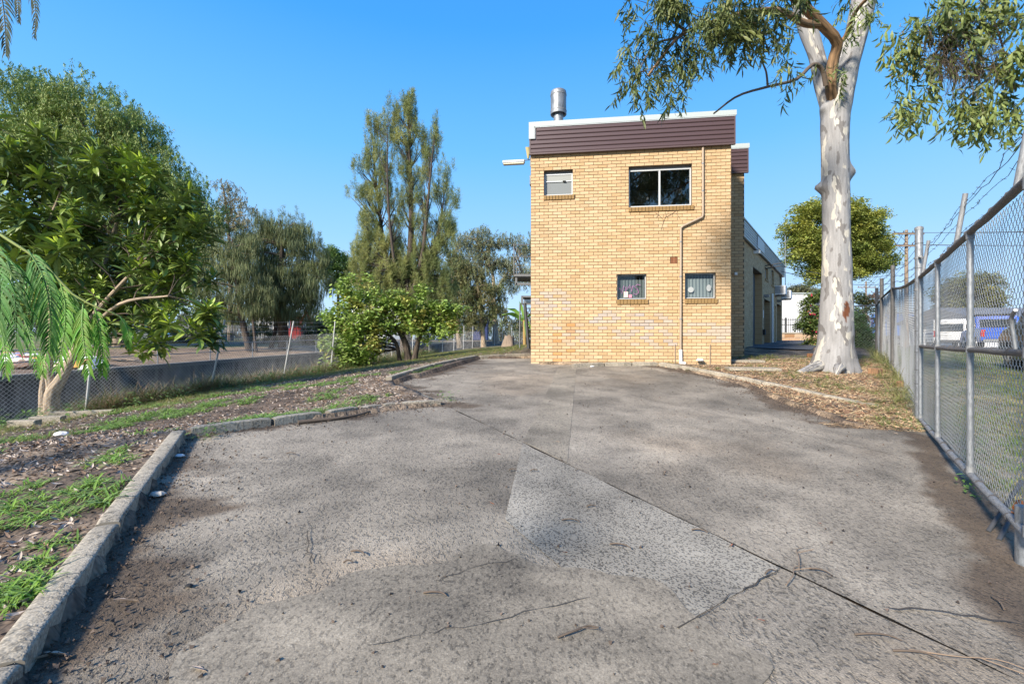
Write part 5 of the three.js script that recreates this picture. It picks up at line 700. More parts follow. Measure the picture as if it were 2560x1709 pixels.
// ---------------------------------------------------------------- fences
// woven wire between four corners; every picket is a zigzag
function chain(A0, B0, A1, B1, pitch, r, seed = 1, bulge = .015) {
  const W = A0.distanceTo(B0), H = A0.distanceTo(A1), nu = Math.round(W / pitch), nv = Math.round(H / pitch), P = [], p = (u, v, d) => { const a = A0.clone().lerp(B0, u / W), b = A1.clone().lerp(B1, u / W); return a.lerp(b, v / H).addScaledVector(N, d); };
  const N = B0.clone().sub(A0).cross(A1.clone().sub(A0)).normalize(), q = [];
  for (let k = 0; k < nu; k++) {
    let prev = null; for (let i = 0; i <= nv; i++) { const odd = (i + k) % 2, u = Math.min(W, (k + odd) * pitch), v = i / nv * H, d = (odd ? -r : r) * 1.1 + (fbm(u * 1.2 + seed, v * 1.2, 3, 821) - .5) * bulge * 2, c = p(u + (fbm(u * 2, v * 2 + seed, 2, 823) - .5) * pitch * .2, v, d);
      if (prev) { const t = c.clone().sub(prev).normalize(), s = t.clone().cross(N).normalize(), c3 = [0, 2.094, 4.189].map((a) => s.clone().multiplyScalar(Math.cos(a) * r).addScaledVector(N, Math.sin(a) * r)); for (let e = 0; e < 3; e++) { const o1 = c3[e], o2 = c3[(e + 1) % 3], a = prev.clone().add(o1), b = prev.clone().add(o2), f = c.clone().add(o1), g = c.clone().add(o2); P.push(a.x, a.y, a.z, f.x, f.y, f.z, b.x, b.y, b.z, b.x, b.y, b.z, f.x, f.y, f.z, g.x, g.y, g.z); } }
      prev = c; }
  }
  return geoOf(P);
}
function barbed(pts, seed, r = .0022, step = .13) {   // two-strand wire with barbs
  const g = [tube(pts, r, 4, false)], q = rng(seed); let rest = 0;
  for (let i = 0; i + 1 < pts.length; i++) { const l = pts[i].distanceTo(pts[i + 1]); for (let s = step - rest; s < l; s += step) { const c = pts[i].clone().lerp(pts[i + 1], s / l); for (let b = 0; b < 2; b++) { const d = new THREE.Vector3(q() - .5, q() - .5, q() - .5).normalize().multiplyScalar(.017); g.push(tube([c.clone().sub(d), c.clone().add(d)], r * .7, 3, false)); } g.push(tube([c.clone().lerp(pts[i + 1], -.012), c.clone().lerp(pts[i + 1], .012)], r * 1.8, 4, false)); } rest = 0; }
  return g;
}
const sag = (a, b, n, s, j = 0, seed = 1) => { const q = rng(seed), o = []; for (let i = 0; i <= n; i++) { const t = i / n, p = a.clone().lerp(b, t); p.y -= Math.sin(Math.PI * t) * s; if (i && i < n) { p.y += (q() - .5) * j; p.x += (q() - .5) * j; } o.push(p); } return o; };
const fp = (a, y, w = 0) => V(5.8 + .588 * a + .809 * w, y, 6.6 + .809 * a - .588 * w);
const pipe = (n, a, b, r, m, parent, s = 12) => part(n, tube([a, b], r, s), m, parent);
{
  // gate
  const top = .91, mid = -.06, bot = -1.085, A = -.12, E = -4.98;
  const g = thing('chain_link_gate', 'grey pipe-framed chain-link gate with barbed wire above, standing on the driveway edge', 'gate', fp(-2.4, bot));
  for (const [y, r, m] of [[top, .026, M.pipeDark], [mid, .021, M.pipeDark], [bot, .025, M.zincDull]]) { const r0 = part('rail', tube(sag(fp(A, y), fp(E, y), 14, .01, .008, 3 + y * 10 | 0), r, 12), m, g); }
  for (const a of [A, -1.68, -3.42, E]) { const st = pipe('stile', fp(a, bot), fp(a, top), .0235, M.zinc, g); for (const y of [bot + .03, mid, top - .03]) part('weld', tube([fp(a, y - .03), fp(a, y + .03)], .029, 10), M.zincDull, st); }
  for (const a of [-.35, -2.8, -4.74]) pipe('wire_arm', fp(a, top), fp(a - .02, 1.37, .06), .021, M.zincDull, g);
  part('mesh', chain(fp(A, bot, .035), fp(E, bot, .035), fp(A, top - .01, .035), fp(E, top - .01, .035), .038, .0021, 3, .012), M.wire, g, 'stuff');
  // wire ties round the rails
  for (let a = -.4; a > E; a -= .42) for (const [y, r] of [[bot, .027], [mid, .023], [top, .028]]) part('tie', tube([fp(a, y), fp(a - .006, y)], r + .002, 9), M.wireDark, g);
  for (const [y, sd, barb] of [[1.29, 1, 1], [1.25, 2, 0], [1.17, 3, 1], [1.03, 4, 1], [.955, 5, 0]]) { const p = [...sag(fp(-.35, y, .05), fp(-2.8, y, .05), 10, .02, .03, sd), ...sag(fp(-2.8, y, .05), fp(-5.2, y, .05), 10, .03, .035, sd + 9).slice(1)]; part(barb ? 'barbed_wire' : 'plain_wire', barb ? barbed(p, sd) : tube(p, .003, 4), M.wireDark, g); }
  part('latch', tube(curve([fp(E + .12, mid + .02, -.03), fp(E + .1, mid + .2, -.05), fp(E + .02, mid + .24, -.05)], 8), .011, 6), M.zinc, g);
  // drop bolts and the heavy stop post at the meeting stile
  const bolt = (px, py, qx, qy, Z) => { const a = gp(px, py, .0), z = -a.z; part('drop_bolt', tube([a, at(qx, qy, z + .22)], .014, 8), M.steelDark, g); }; bolt(2471, 1331, 2556, 1203, 2.8); bolt(2498, 1352, 2545, 1262, 2.7);
  part('bolt_band', tube([at(2530, 1280, 2.86), at(2562, 1290, 2.84)], .006, 6), mat([.42, .16, .07], .9), g); part('rust_sleeve', tube([at(2540, 1272, 2.88), at(2553, 1255, 2.9)], .019, 8), mat([.3, .1, .03], .95), g);
  const sp = V(3.02, flat(3.02, 2.72), 2.72); const st = thing('gate_stop_post', 'stout galvanised stop post at the meeting end of the gate', 'post', sp); part('post', tube([sp.clone().add(new THREE.Vector3(0, -.1, 0)), sp.clone().add(new THREE.Vector3(0, .34, 0))], .05, 14), M.zinc, st); part('sleeve', tube([sp.clone().add(new THREE.Vector3(.0, .02, .13)), sp.clone().add(new THREE.Vector3(.12, .1, .2))], .032, 12), M.zinc, st);
  // gate post
  const gpst = thing('gate_post', 'thick galvanised gate post with capped top at the hinge end', 'post', fp(.04, -1.15)); part('post', tube([fp(.04, -1.25), fp(.04, 1.6)], .048, 18), M.zinc, gpst); part('cap', tube([fp(.04, 1.6), fp(.04, 1.635), fp(.04, 1.65)], [.052, .052, .03], 18), M.zincDull, gpst); for (const y of [1.2, .75, -.85]) { part('hinge_band', tube([fp(.04, y - .015), fp(.04, y + .015)], .053, 16), M.zincDull, gpst); part('hinge', tube([fp(.04, y), fp(-.13, y)], .016, 8), M.zincDull, gpst); } for (const y of [1.4, 1.05, .45, .15, -.15, -.4, -.6]) part('tie', tube([fp(.04, y), fp(.04, y + .006)], .0505, 16), M.wireDark, gpst);
  // fence running on along the street
  const posts = [[0.14, .93, -1.12], [4.94, 1.23, -.68], [9.35, 1.34, -.57], [12.45, 1.32, -.57]], f = thing('street_fence', 'rusty-grey pipe-railed chain-link fence running from the gate post along the verge', 'fence', fp(9, -.6));
  for (const [i, [a, rl, bs]] of posts.entries()) if (i) part('post', tube([fp(a, bs - .25), fp(a, [0, 1.75, 1.94, 1.94][i])], i === 1 ? .042 : .05, 12), M.pipeDark, f);
  for (let i = 0; i + 1 < posts.length; i++) { const [a, ra, ba] = posts[i], [b, rb, bb] = posts[i + 1]; part('rail', tube(sag(fp(a, ra), fp(b, rb), 8, i ? .0 : .06, 0), .026, 9), M.pipeDark, f); part('mesh', chain(fp(a, ba + .02, .03), fp(b, bb + .02, .03), fp(a, ra - .02, .03), fp(b, rb - .02, .03), .04, .0021, 7 + i, .03), M.wire, f, 'stuff'); const t = (k) => [[1.25, 1.65, 1.9, 1.88], [1.12, 1.5, 1.72, 1.7], [1.02, 1.37, 1.55, 1.52]][k]; for (let k = 0; k < 3; k++) part('barbed_wire', barbed(sag(fp(a, t(k)[i]), fp(b, t(k)[i + 1]), 14, .05, .04, 20 + i * 3 + k), 40 + i * 3 + k, .0026), M.wireDark, f); }
  const c0 = fp(12.45, 1.32), c1 = fp(12.45, 1.3, -1.5); part('rail', tube([c0, c1], .024, 8), M.pipeDark, f); part('post', tube([fp(12.45, -.7, -1.5), fp(12.45, 1.4, -1.5)], .04, 10), M.pipeDark, f); part('mesh', chain(fp(12.45, -.5), fp(12.45, -.5, -1.5), c0, c1, .05, .002, 3), M.wire, f, 'stuff');
}
{
  // canal fence: leaning posts, mesh and three strands above
  const zs = [3.5, 6, 8.6, 11, 14.2, 17.2, 20, 23, 26, 29.2, 32.4, 35.6, 38.8, 42, 45.5, 48, 52.7, 55, 58, 61, 65], lean = { 11: .25, 14.2: .5, 17.2: .45, 20: .22, 23: .1 };
  const f = thing('canal_fence', 'sagging chain-link fence with leaning pale posts along the grassy canal edge', 'fence', V(-8.5, -1.4, 17.2)), B = (z) => V(pl(FX, z), pl(FY, z) + .02, z), U = (z, h) => B(z).add(new THREE.Vector3((lean[z] ?? .06) * h / 2.15, h, 0));
  zs.forEach((z, i) => { part('post', tube([B(z).add(new THREE.Vector3(0, -.3, 0)), U(z, 2.15)], .026, 8), M.wirePale, f); if (!i) return; const a = zs[i - 1]; part('mesh', chain(B(a), B(z), U(a, 1.62), U(z, 1.62), z < 27 ? .046 : .1, z < 27 ? .0022 : .003, i, .05), M.wirePale, f, 'stuff'); if (z < 50) for (const h of [1.62, 1.8, 1.97, 2.12]) part(h < 1.7 ? 'top_wire' : 'barbed_wire', tube(sag(U(a, h), U(z, h), 6, .03), .0028, 4, false), M.wirePale, f); });
}
// ---------------------------------------------------------------- poles and wires
{
  const pole = (px, top, Z, label, arms) => { const x = (px - 1280) * Z / F, t = thing('power_pole', label, 'pole', V(x, -.5, Z)), ty = (855 - top) * Z / F; part('pole', tube([V(x, -.8, Z), V(x, ty, Z)], [.17, .11], 10), M.timber, t); for (const [dy, w] of arms) { const ca = part('crossarm', box(x - w, x + w, ty - dy - .06, ty - dy + .06, -Z + .12, -Z + .22), M.timber, t); for (let i = 0; i < 4; i++) part('insulator', tube([V(x - w + .15 + i * (2 * w - .3) / 3, ty - dy + .06, Z - .17), V(x - w + .15 + i * (2 * w - .3) / 3, ty - dy + .24, Z - .17)], [.05, .03], 6), M.steelDark, ca); part('brace', tube([V(x - w * .6, ty - dy, Z - .1), V(x, ty - dy - .7, Z - .1)], .02, 4), M.steelDark, t); } return [x, ty]; };
  const a = pole(2267, 575, 37, 'nearer timber power pole with two crossarms behind the street fence', [[.35, 1.25], [1.3, 1.15]]), b = pole(2166, 704, 70, 'farther timber power pole with two crossarms standing down the street', [[.9, 1.4], [2.2, 1.4]]);
  const w = (p, q, s, k) => tag(part('power_line', tube(sag(p, q, 16, s), .018, 4, false), M.wireDark, scene), k ? 'slack black power line leaving the nearer pole above the gate' : 'thin power line strung between the two timber poles', 'cable', k ? 'lines from the nearer pole' : 'lines between the poles');
  for (const [dx, dy] of [[-1, .1], [-.35, .1], [.35, .1], [1, .1], [-.9, -.85], [.9, -.85]]) { w(V(a[0] + dx, a[1] - .35 + dy, 36.85), V(b[0] + dx, b[1] - .9 + dy, 69.8), .6, 0); w(V(a[0] + dx, a[1] - .35 + dy, 36.85), V(46 + dx, 6.6 + dy, 22), .5, 1); }
}
// ---------------------------------------------------------------- buildings across the yard and the street
{
  const wh = thing('warehouse', 'plain white panel-walled warehouse behind the asphalt yard', 'building', V(28, 0, 45)), Z = 45, k = Z / F, x0 = (1950 - 1280) * k, x1 = (2110 - 1280) * k, ty = (855 - 735) * k;
  for (let i = 0; i < 8; i++) part('wall_panel', cbox(lerp(x0, x1, i / 8) + .01, lerp(x0, x1, (i + 1) / 8) - .01, -.3, ty, -Z - .2, -Z, .012), M.white, wh); part('wall', box(x0, x1, -.3, ty - .02, -Z - 14, -Z - .21), M.white, wh); part('roof', box(x0 - .1, x1 + .1, ty, ty + .12, -Z - 14, -Z + .12), M.cap, wh);
  const pf = thing('palisade_fence', 'black steel picket fence on the low sandstone wall at the end of the yard', 'fence', V(26, .2, 39.5)), q = (px, py) => at(px, py, 39.5); for (let px = 1958; px < 2052; px += 4.6) part('picket', box(q(px, 0).x - .018, q(px, 0).x + .018, .5, q(0, 796).y, -39.52, -39.48), M.steelDark, pf); for (const py of [799, 812, 834]) part('rail', box(q(1956, 0).x, q(2054, 0).x, q(0, py).y - .025, q(0, py).y + .025, -39.53, -39.47), M.steelDark, pf);
  part('post', box(q(1965, 0).x - .06, q(1965, 0).x + .06, .3, q(0, 794).y, -39.55, -39.45), M.steelDark, pf);
  const rw = thing('sandstone_wall', 'low sandstone block wall below the black picket fence', 'wall', V(25, -.1, 38)), r = rng(3), sand = [[.42, .26, .14], [.48, .32, .2], [.36, .2, .1], [.5, .36, .24]].map((c) => mat(c, .95, { map: T.fine })); for (let c = 0; c < 3; c++) for (let x = 21.5 + (c % 2) * .4; x < 29; x += .8) part('stone', metric(cbox(x, x + .77 + r() * .02, -.25 + c * .3, .04 + c * .3, -38.3 - r() * .05, -37.9 + r() * .06, .02)), sand[r() * 4 | 0], rw); part('coping', cbox(21.4, 29.2, .65, .78, -39.7, -37.86, .02), M.kerb, rw);
  // low buildings over the road
  const house = (name, label, px0, px1, yr, ye, yb, Z, roofM, wallM) => { const t = thing(name, label, 'building', V((px0 - 1280) * Z / F, -.4, Z)), k = Z / F, a = (px0 - 1280) * k, b = (px1 - 1280) * k, e = (855 - ye) * k, rt = (855 - yr) * k; part('wall', box(a, b, -.6, e, -Z - 8, -Z), wallM, t); const P = []; const v = (x, y, z) => [x, y, z]; const A = v(a - .5, e - .1, -Z + .6), B = v(b + .5, e - .1, -Z + .6), C = v(b + .5, rt, -Z - 4), D = v(a - .5, rt, -Z - 4), E = v(b + .5, e - .1, -Z - 8.6), H = v(a - .5, e - .1, -Z - 8.6); P.push(...A, ...B, ...C, ...A, ...C, ...D, ...D, ...C, ...E, ...D, ...E, ...H, ...A, ...D, ...H, ...B, ...E, ...C); part('roof', geoOf(P), roofM, t); part('gutter', box(a - .5, b + .5, e - .22, e - .08, -Z + .55, -Z + .68), M.alu, t); const n = Math.max(2, Math.round((b - a) / 3)); for (let i = 0; i < n; i++) { const x = lerp(a, b, (i + .5) / n), w = part('window', box(x - .75, x + .75, e - 1.5, e - .45, -Z, -Z + .05), M.alu, t); part('pane', box(x - .68, x + .68, e - 1.43, e - .52, -Z + .05, -Z + .06), M.dark, t); } };
  house('shop_building', 'long low white building with grey roof across the street', 2470, 2760, 760, 800, 840, 36, mat([.16, .165, .18], .7), M.white); house('shed_building', 'pale flat-roofed shed across the street beyond the white van', 2290, 2440, 786, 793, 840, 66, mat([.55, .52, .46], .7), mat([.3, .28, .26], .8));
}
// ---------------------------------------------------------------- vehicles
function extr(profile, w, bevel, z0 = 0) { const s = new THREE.Shape(profile.map((p) => new THREE.Vector2(...p))); return new THREE.ExtrudeGeometry(s, { depth: w - 2 * bevel, bevelEnabled: true, bevelThickness: bevel, bevelSize: bevel * .8, bevelSegments: 2 }).translate(0, 0, -(w - 2 * bevel) / 2 + z0); }
function vehicle({ name, label, a, w, turn = 0, paint, kind }) {   // x forward, along the street
  const p = fp(a, 0, w); p.y = G(p.x, -p.z) + .035; const t = thing(name, label, kind === 'trailer' ? 'trailer' : kind === 'van' ? 'van' : kind === 'ute' ? 'ute' : 'car', p); t.rotation.y = Math.atan2(.809, .588) + turn; t.updateMatrixWorld(true);
  const M4 = t.matrixWorld, put = (n, g, m) => part(n, (Array.isArray(g) ? join(g) : clean(g)).applyMatrix4(M4), m, t), body = new THREE.MeshPhysicalMaterial({ color: lin(paint), roughness: .35, clearcoat: .8, clearcoatRoughness: .1 }), gl = mat([.02, .025, .03], .08), red = mat([.5, .02, .02], .25), blk = M.rubber;
  const whl = (x, r, W) => { for (const s of [-1, 1]) { const wg = new THREE.Group(); wg.name = 'wheel'; t.add(wg); const put = (n, g, m) => part(n, clean(g).applyMatrix4(M4), m, wg); put('tyre', new THREE.CylinderGeometry(r, r, .24, 22).rotateX(Math.PI / 2).translate(x, r, s * (W / 2 - .12)), blk); put('rim', new THREE.CylinderGeometry(r * .62, r * .6, .05, 12).rotateX(Math.PI / 2).translate(x, r, s * (W / 2 + .005)), M.zinc); } };
  if (kind === 'ute') {
    put('body', extr([[-2.55, .55], [-2.55, 1.08], [-.75, 1.12], [-.7, 1.05], [.9, 1.08], [2.3, .98], [2.55, .8], [2.55, .45], [-2.3, .45]], 1.84, .06), body); put('cabin', extr([[-.8, 1.1], [-.6, 1.72], [.55, 1.74], [1.3, 1.08]], 1.62, .08), body); put('side_glass', [extr([[-.62, 1.2], [-.5, 1.62], [.5, 1.64], [1.05, 1.2]], 1.7, .02)], gl); put('rear_glass', box(-.87, -.68, 1.2, 1.62, -.66, .66), gl);
    put('tub_liner', box(-2.45, -.85, 1.06, 1.13, -.72, .72), blk); put('tailgate', cbox(-2.64, -2.58, .62, 1.08, -.74, .74, .02), body); for (const s of [-1, 1]) put('tail_light', cbox(-2.63, -2.5, .7, 1.04, s * .83 - .08, s * .83 + .08, .02), red); put('bumper', cbox(-2.75, -2.5, .42, .58, -.85, .85, .03), M.zincDull); put('number_plate', box(-2.66, -2.64, .72, .82, -.18, .18), M.pvc); put('roof_rack', [box(-.6, .6, 1.86, 1.9, -.7, -.66), box(-.6, .6, 1.86, 1.9, .66, .7), box(-.6, -.55, 1.8, 1.9, -.7, .7), box(.4, .45, 1.8, 1.9, -.7, .7)], blk); whl(-1.55, .38, 1.84); whl(1.6, .38, 1.84);
  } else if (kind === 'van') {
    put('body', extr([[-2.4, .4], [-2.45, 1.9], [-2.3, 2.05], [1.2, 2.05], [2.0, 1.25], [2.45, 1.05], [2.5, .4]], 1.85, .08), body); put('windscreen', extr([[1.25, 1.9], [1.3, 1.95], [1.95, 1.3], [1.85, 1.27]], 1.6, .02), gl); put('rear_glass', box(-2.52, -2.45, 1.2, 1.75, -.72, .72), gl); put('stripe', box(-2.1, 1.8, .98, 1.14, -.94, .94), mat([.05, .1, .3], .4)); for (const s of [-1, 1]) put('tail_light', cbox(-2.53, -2.4, .8, 1.25, s * .84 - .07, s * .84 + .07, .02), red); put('bumper', cbox(-2.6, -2.4, .35, .55, -.88, .88, .03), blk); whl(-1.5, .34, 1.85); whl(1.55, .34, 1.85);
  } else if (kind === 'trailer') {
    put('curtain', grid(90, 1, (i, j) => ({ p: [lerp(-5.4, 5.4, i / 90), j ? 3.75 : 1.15, 1.25 + Math.sin(i * 1.4) * .02] })), mat(paint, .5)); put('curtain', grid(90, 1, (i, j) => ({ p: [lerp(-5.4, 5.4, i / 90), j ? 3.75 : 1.15, -1.25 + Math.sin(i * 1.4) * .02] })), mat(paint, .5)); put('roof', box(-5.5, 5.5, 3.75, 3.9, -1.28, 1.28), M.steel); put('end_wall', [box(-5.5, -5.42, 1.1, 3.75, -1.25, 1.25), box(5.42, 5.5, 1.1, 3.75, -1.25, 1.25)], mat(paint, .5)); put('deck', box(-5.5, 5.5, .98, 1.12, -1.25, 1.25), M.steelDark); put('chassis', box(-5, 5, .75, .98, -.6, .6), M.steelDark); for (let i = 0; i < 6; i++) put('strap', box(-4.8 + i * 1.9, -4.76 + i * 1.9, 1.0, 3.75, 1.28, 1.3), M.white); put('side_guard', [tube([new THREE.Vector3(-2.5, .5, 1.2), new THREE.Vector3(1.5, .5, 1.2)], .03, 6), tube([new THREE.Vector3(-2.5, .5, 1.2), new THREE.Vector3(-2.5, 1, 1.2)], .03, 6), tube([new THREE.Vector3(1.5, .5, 1.2), new THREE.Vector3(1.5, 1, 1.2)], .03, 6)], M.white); for (const x of [-3.2, -4.3, 3.6]) whl(x, .48, 2.5);
  } else {
    put('body', extr([[-2.05, .4], [-2.1, .85], [-1.9, 1.0], [1.0, .98], [1.75, .88], [2.08, .7], [2.1, .4], [1.7, .3], [-1.7, .3]], 1.76, .07), body); put('cabin', extr([[-1.75, .98], [-1.35, 1.42], [-.2, 1.48], [.4, 1.42], [1.15, .95]], 1.5, .1), body); put('side_glass', extr([[-1.5, 1.03], [-1.2, 1.35], [-.2, 1.41], [.35, 1.36], [.9, 1.02]], 1.6, .02), gl); put('windscreen', extr([[.48, 1.43], [.52, 1.44], [1.2, 1.0], [1.12, .98]], 1.42, .02), gl); put('rear_glass', extr([[-1.42, 1.44], [-1.38, 1.46], [-1.8, 1.04], [-1.86, 1.05]], 1.4, .02), gl); for (const s of [-1, 1]) { put('tail_light', cbox(-2.13, -1.95, .72, .95, s * .72 - .12, s * .72 + .12, .02), red); put('headlight', cbox(1.95, 2.1, .66, .82, s * .66 - .16, s * .66 + .16, .02), M.alu); put('mirror', cbox(.75, .9, 1.02, 1.14, s * .94 - .07, s * .94 + .07, .02), body); } put('bumper', cbox(-2.17, -2.0, .35, .55, -.8, .8, .04), blk); whl(-1.3, .32, 1.76); whl(1.32, .32, 1.76);
  }
  return t;
}
vehicle({ name: 'parked_ute', label: 'blue utility with roof rack parked on the street seen from behind', a: 26.2, w: 5.4, paint: [.02, .09, .5], kind: 'ute' });
vehicle({ name: 'parked_van', label: 'white van with dark blue side stripe parked ahead of the blue ute', a: 41, w: 5.3, paint: [.75, .75, .74], kind: 'van' });
vehicle({ name: 'parked_car', label: 'charcoal hatchback parked on the verge just outside the gate', a: 5.2, w: 3.0, paint: [.02, .021, .023], kind: 'car' });
vehicle({ name: 'parked_car', label: 'silver car parked by the kerb between the hatchback and the blue ute', a: 18.5, w: 5.6, paint: [.5, .52, .54], kind: 'car' });
vehicle({ name: 'truck_trailer', label: 'long blue curtain-sided truck trailer standing behind the street fence', a: 66, w: 6.6, turn: -.95, paint: [.09, .2, .5], kind: 'trailer' });
// across the canal
{
  const c = vehicle({ name: 'parked_car', label: 'white car half hidden behind the loquat leaves across the canal', a: 0, w: 0, paint: [.7, .7, .7], kind: 'car' }); const Z = 38; c.position.set((345 - 1280) * Z / F, bankY((345 - 1280) * Z / F, Z) + .1, -Z); c.rotation.y = .2;
  const box0 = (name, label, cat, px0, px1, y0, y1, Z, d, m, rib) => { const k = Z / F, a = (px0 - 1280) * k, b = (px1 - 1280) * k, t = thing(name, label, cat, V((a + b) / 2, gy((px0 + px1) / 2, Z), Z)); part('wall', box(a, b, (855 - y1) * k, (855 - y0) * k, -Z - d, -Z), m, t); part('roof', box(a - .1, b + .1, (855 - y0) * k, (855 - y0) * k + .12, -Z - d, -Z + .1), M.zincDull, t); if (rib) for (let x = a + .15; x < b; x += .3) part('rib', box(x, x + .08, (855 - y1) * k, (855 - y0) * k, -Z, -Z + .05), m, t); return t; };
  box0('shipping_container', 'navy blue container half hidden under the trees beyond the canal', 'container', 1183, 1218, 790, 850, 58, 3, mat([.02, .035, .13], .6), 1);
  box0('shed', 'white-walled shed glimpsed behind the lime shrub across the canal', 'shed', 880, 1000, 765, 850, 66, 6, M.white, 0); box0('shed', 'grey shed glimpsed between the weeping trunks across the canal', 'shed', 640, 720, 790, 850, 62, 6, mat([.5, .5, .5], .7), 1);
  const r0 = V((742 - 1280) * 52 / F, gy(742, 52), 52), rd = thing('red_loader', 'red loader machine glimpsed behind the weeping tree', 'loader', r0); part('body', cbox(r0.x - .9, r0.x + .9, .3, 1.5, r0.z - .8, r0.z + .8, .1), mat([.4, .03, .02], .4), rd); part('cab', cbox(r0.x - .5, r0.x + .5, 1.5, 2.8, r0.z - .6, r0.z + .6, .08), mat([.35, .03, .02], .4), rd); part('cab_window', box(r0.x - .4, r0.x + .4, 1.7, 2.6, r0.z + .6, r0.z + .62), M.dark, rd); part('arm', tube([r0.clone().add(new THREE.Vector3(.6, 1.8, .4)), r0.clone().add(new THREE.Vector3(1.3, 3.3, .5)), r0.clone().add(new THREE.Vector3(2, 1.6, .6))], .14, 6), mat([.4, .03, .02], .4), rd); for (const s of [-1, 1]) part('wheel', new THREE.CylinderGeometry(.45, .45, .4, 16).rotateX(Math.PI / 2).translate(r0.x + s * .7, .2, r0.z + .7), M.rubber, rd);
}

// steel paling fence and scrub behind the far canal bank
{
  const Z = 46, a = (300 - 1280) * Z / F, b = (905 - 1280) * Z / F, y = (x) => bankY(x, Z) - .05, f = thing('paling_fence', 'long grey steel paling fence behind the weeping trees across the canal', 'fence', V((a + b) / 2, y((a + b) / 2), Z)), g = [];
  for (let x = a; x < b; x += .16) g.push(box(x, x + .06, y(x), y(x) + 1.75, -Z - .02, -Z + .02)); part('palings', g, M.zincDull, f, 'stuff'); for (const h of [.35, 1.45]) part('rail', tube([V(a, y(a) + h, Z + .05), V(b, y(b) + h, Z + .05)], .03, 6), M.zincDull, f); for (let x = a; x < b; x += 2.6) part('post', box(x, x + .08, y(x) - .2, y(x) + 1.85, -Z - .12, -Z - .04), M.zincDull, f);
  const what = ['dusty green scrub bush against the paling fence under the big eucalypt', 'low olive bush against the paling fence beside the white car', 'dark bush against the paling fence left of the leaning fence posts', 'rounded green bush between the two weeping trunks', 'straggly bush beside the red loader', 'pale green bush behind the lime shrub'];
  [[300, 44, 40, 26], [400, 43, 34, 20], [500, 44, 40, 30], [660, 43, 30, 20], [790, 44, 34, 30], [855, 45, 34, 26]].forEach(([px, z, rx, ry], i) => { const b0 = foot(px, z); tree({ name: 'scrub_bush', label: what[i], category: 'shrub', group: 'scrub along the paling fence', seed: 700 + i, base: b0, Z: z, density: 14, clumpR: .4, per: 8, size: .8, deep: 1.4, boughEvery: 4, boughR: .03, bark: M.barkDark, stems: [[[b0, .07], [at(px, 845, z), .05], [at(px + 4, 825, z), .02]]], lobes: [[px, 845 - ry * .6, rx, ry], [px + rx * .7, 850, rx * .7, ry * .5], [px - rx * .7, 852, rx * .6, ry * .5]], colour: (r) => mix([.05, .07, .025], [.1, .12, .045], r()), sprigs: SP.broad, leaf: LM.soft }); });
}
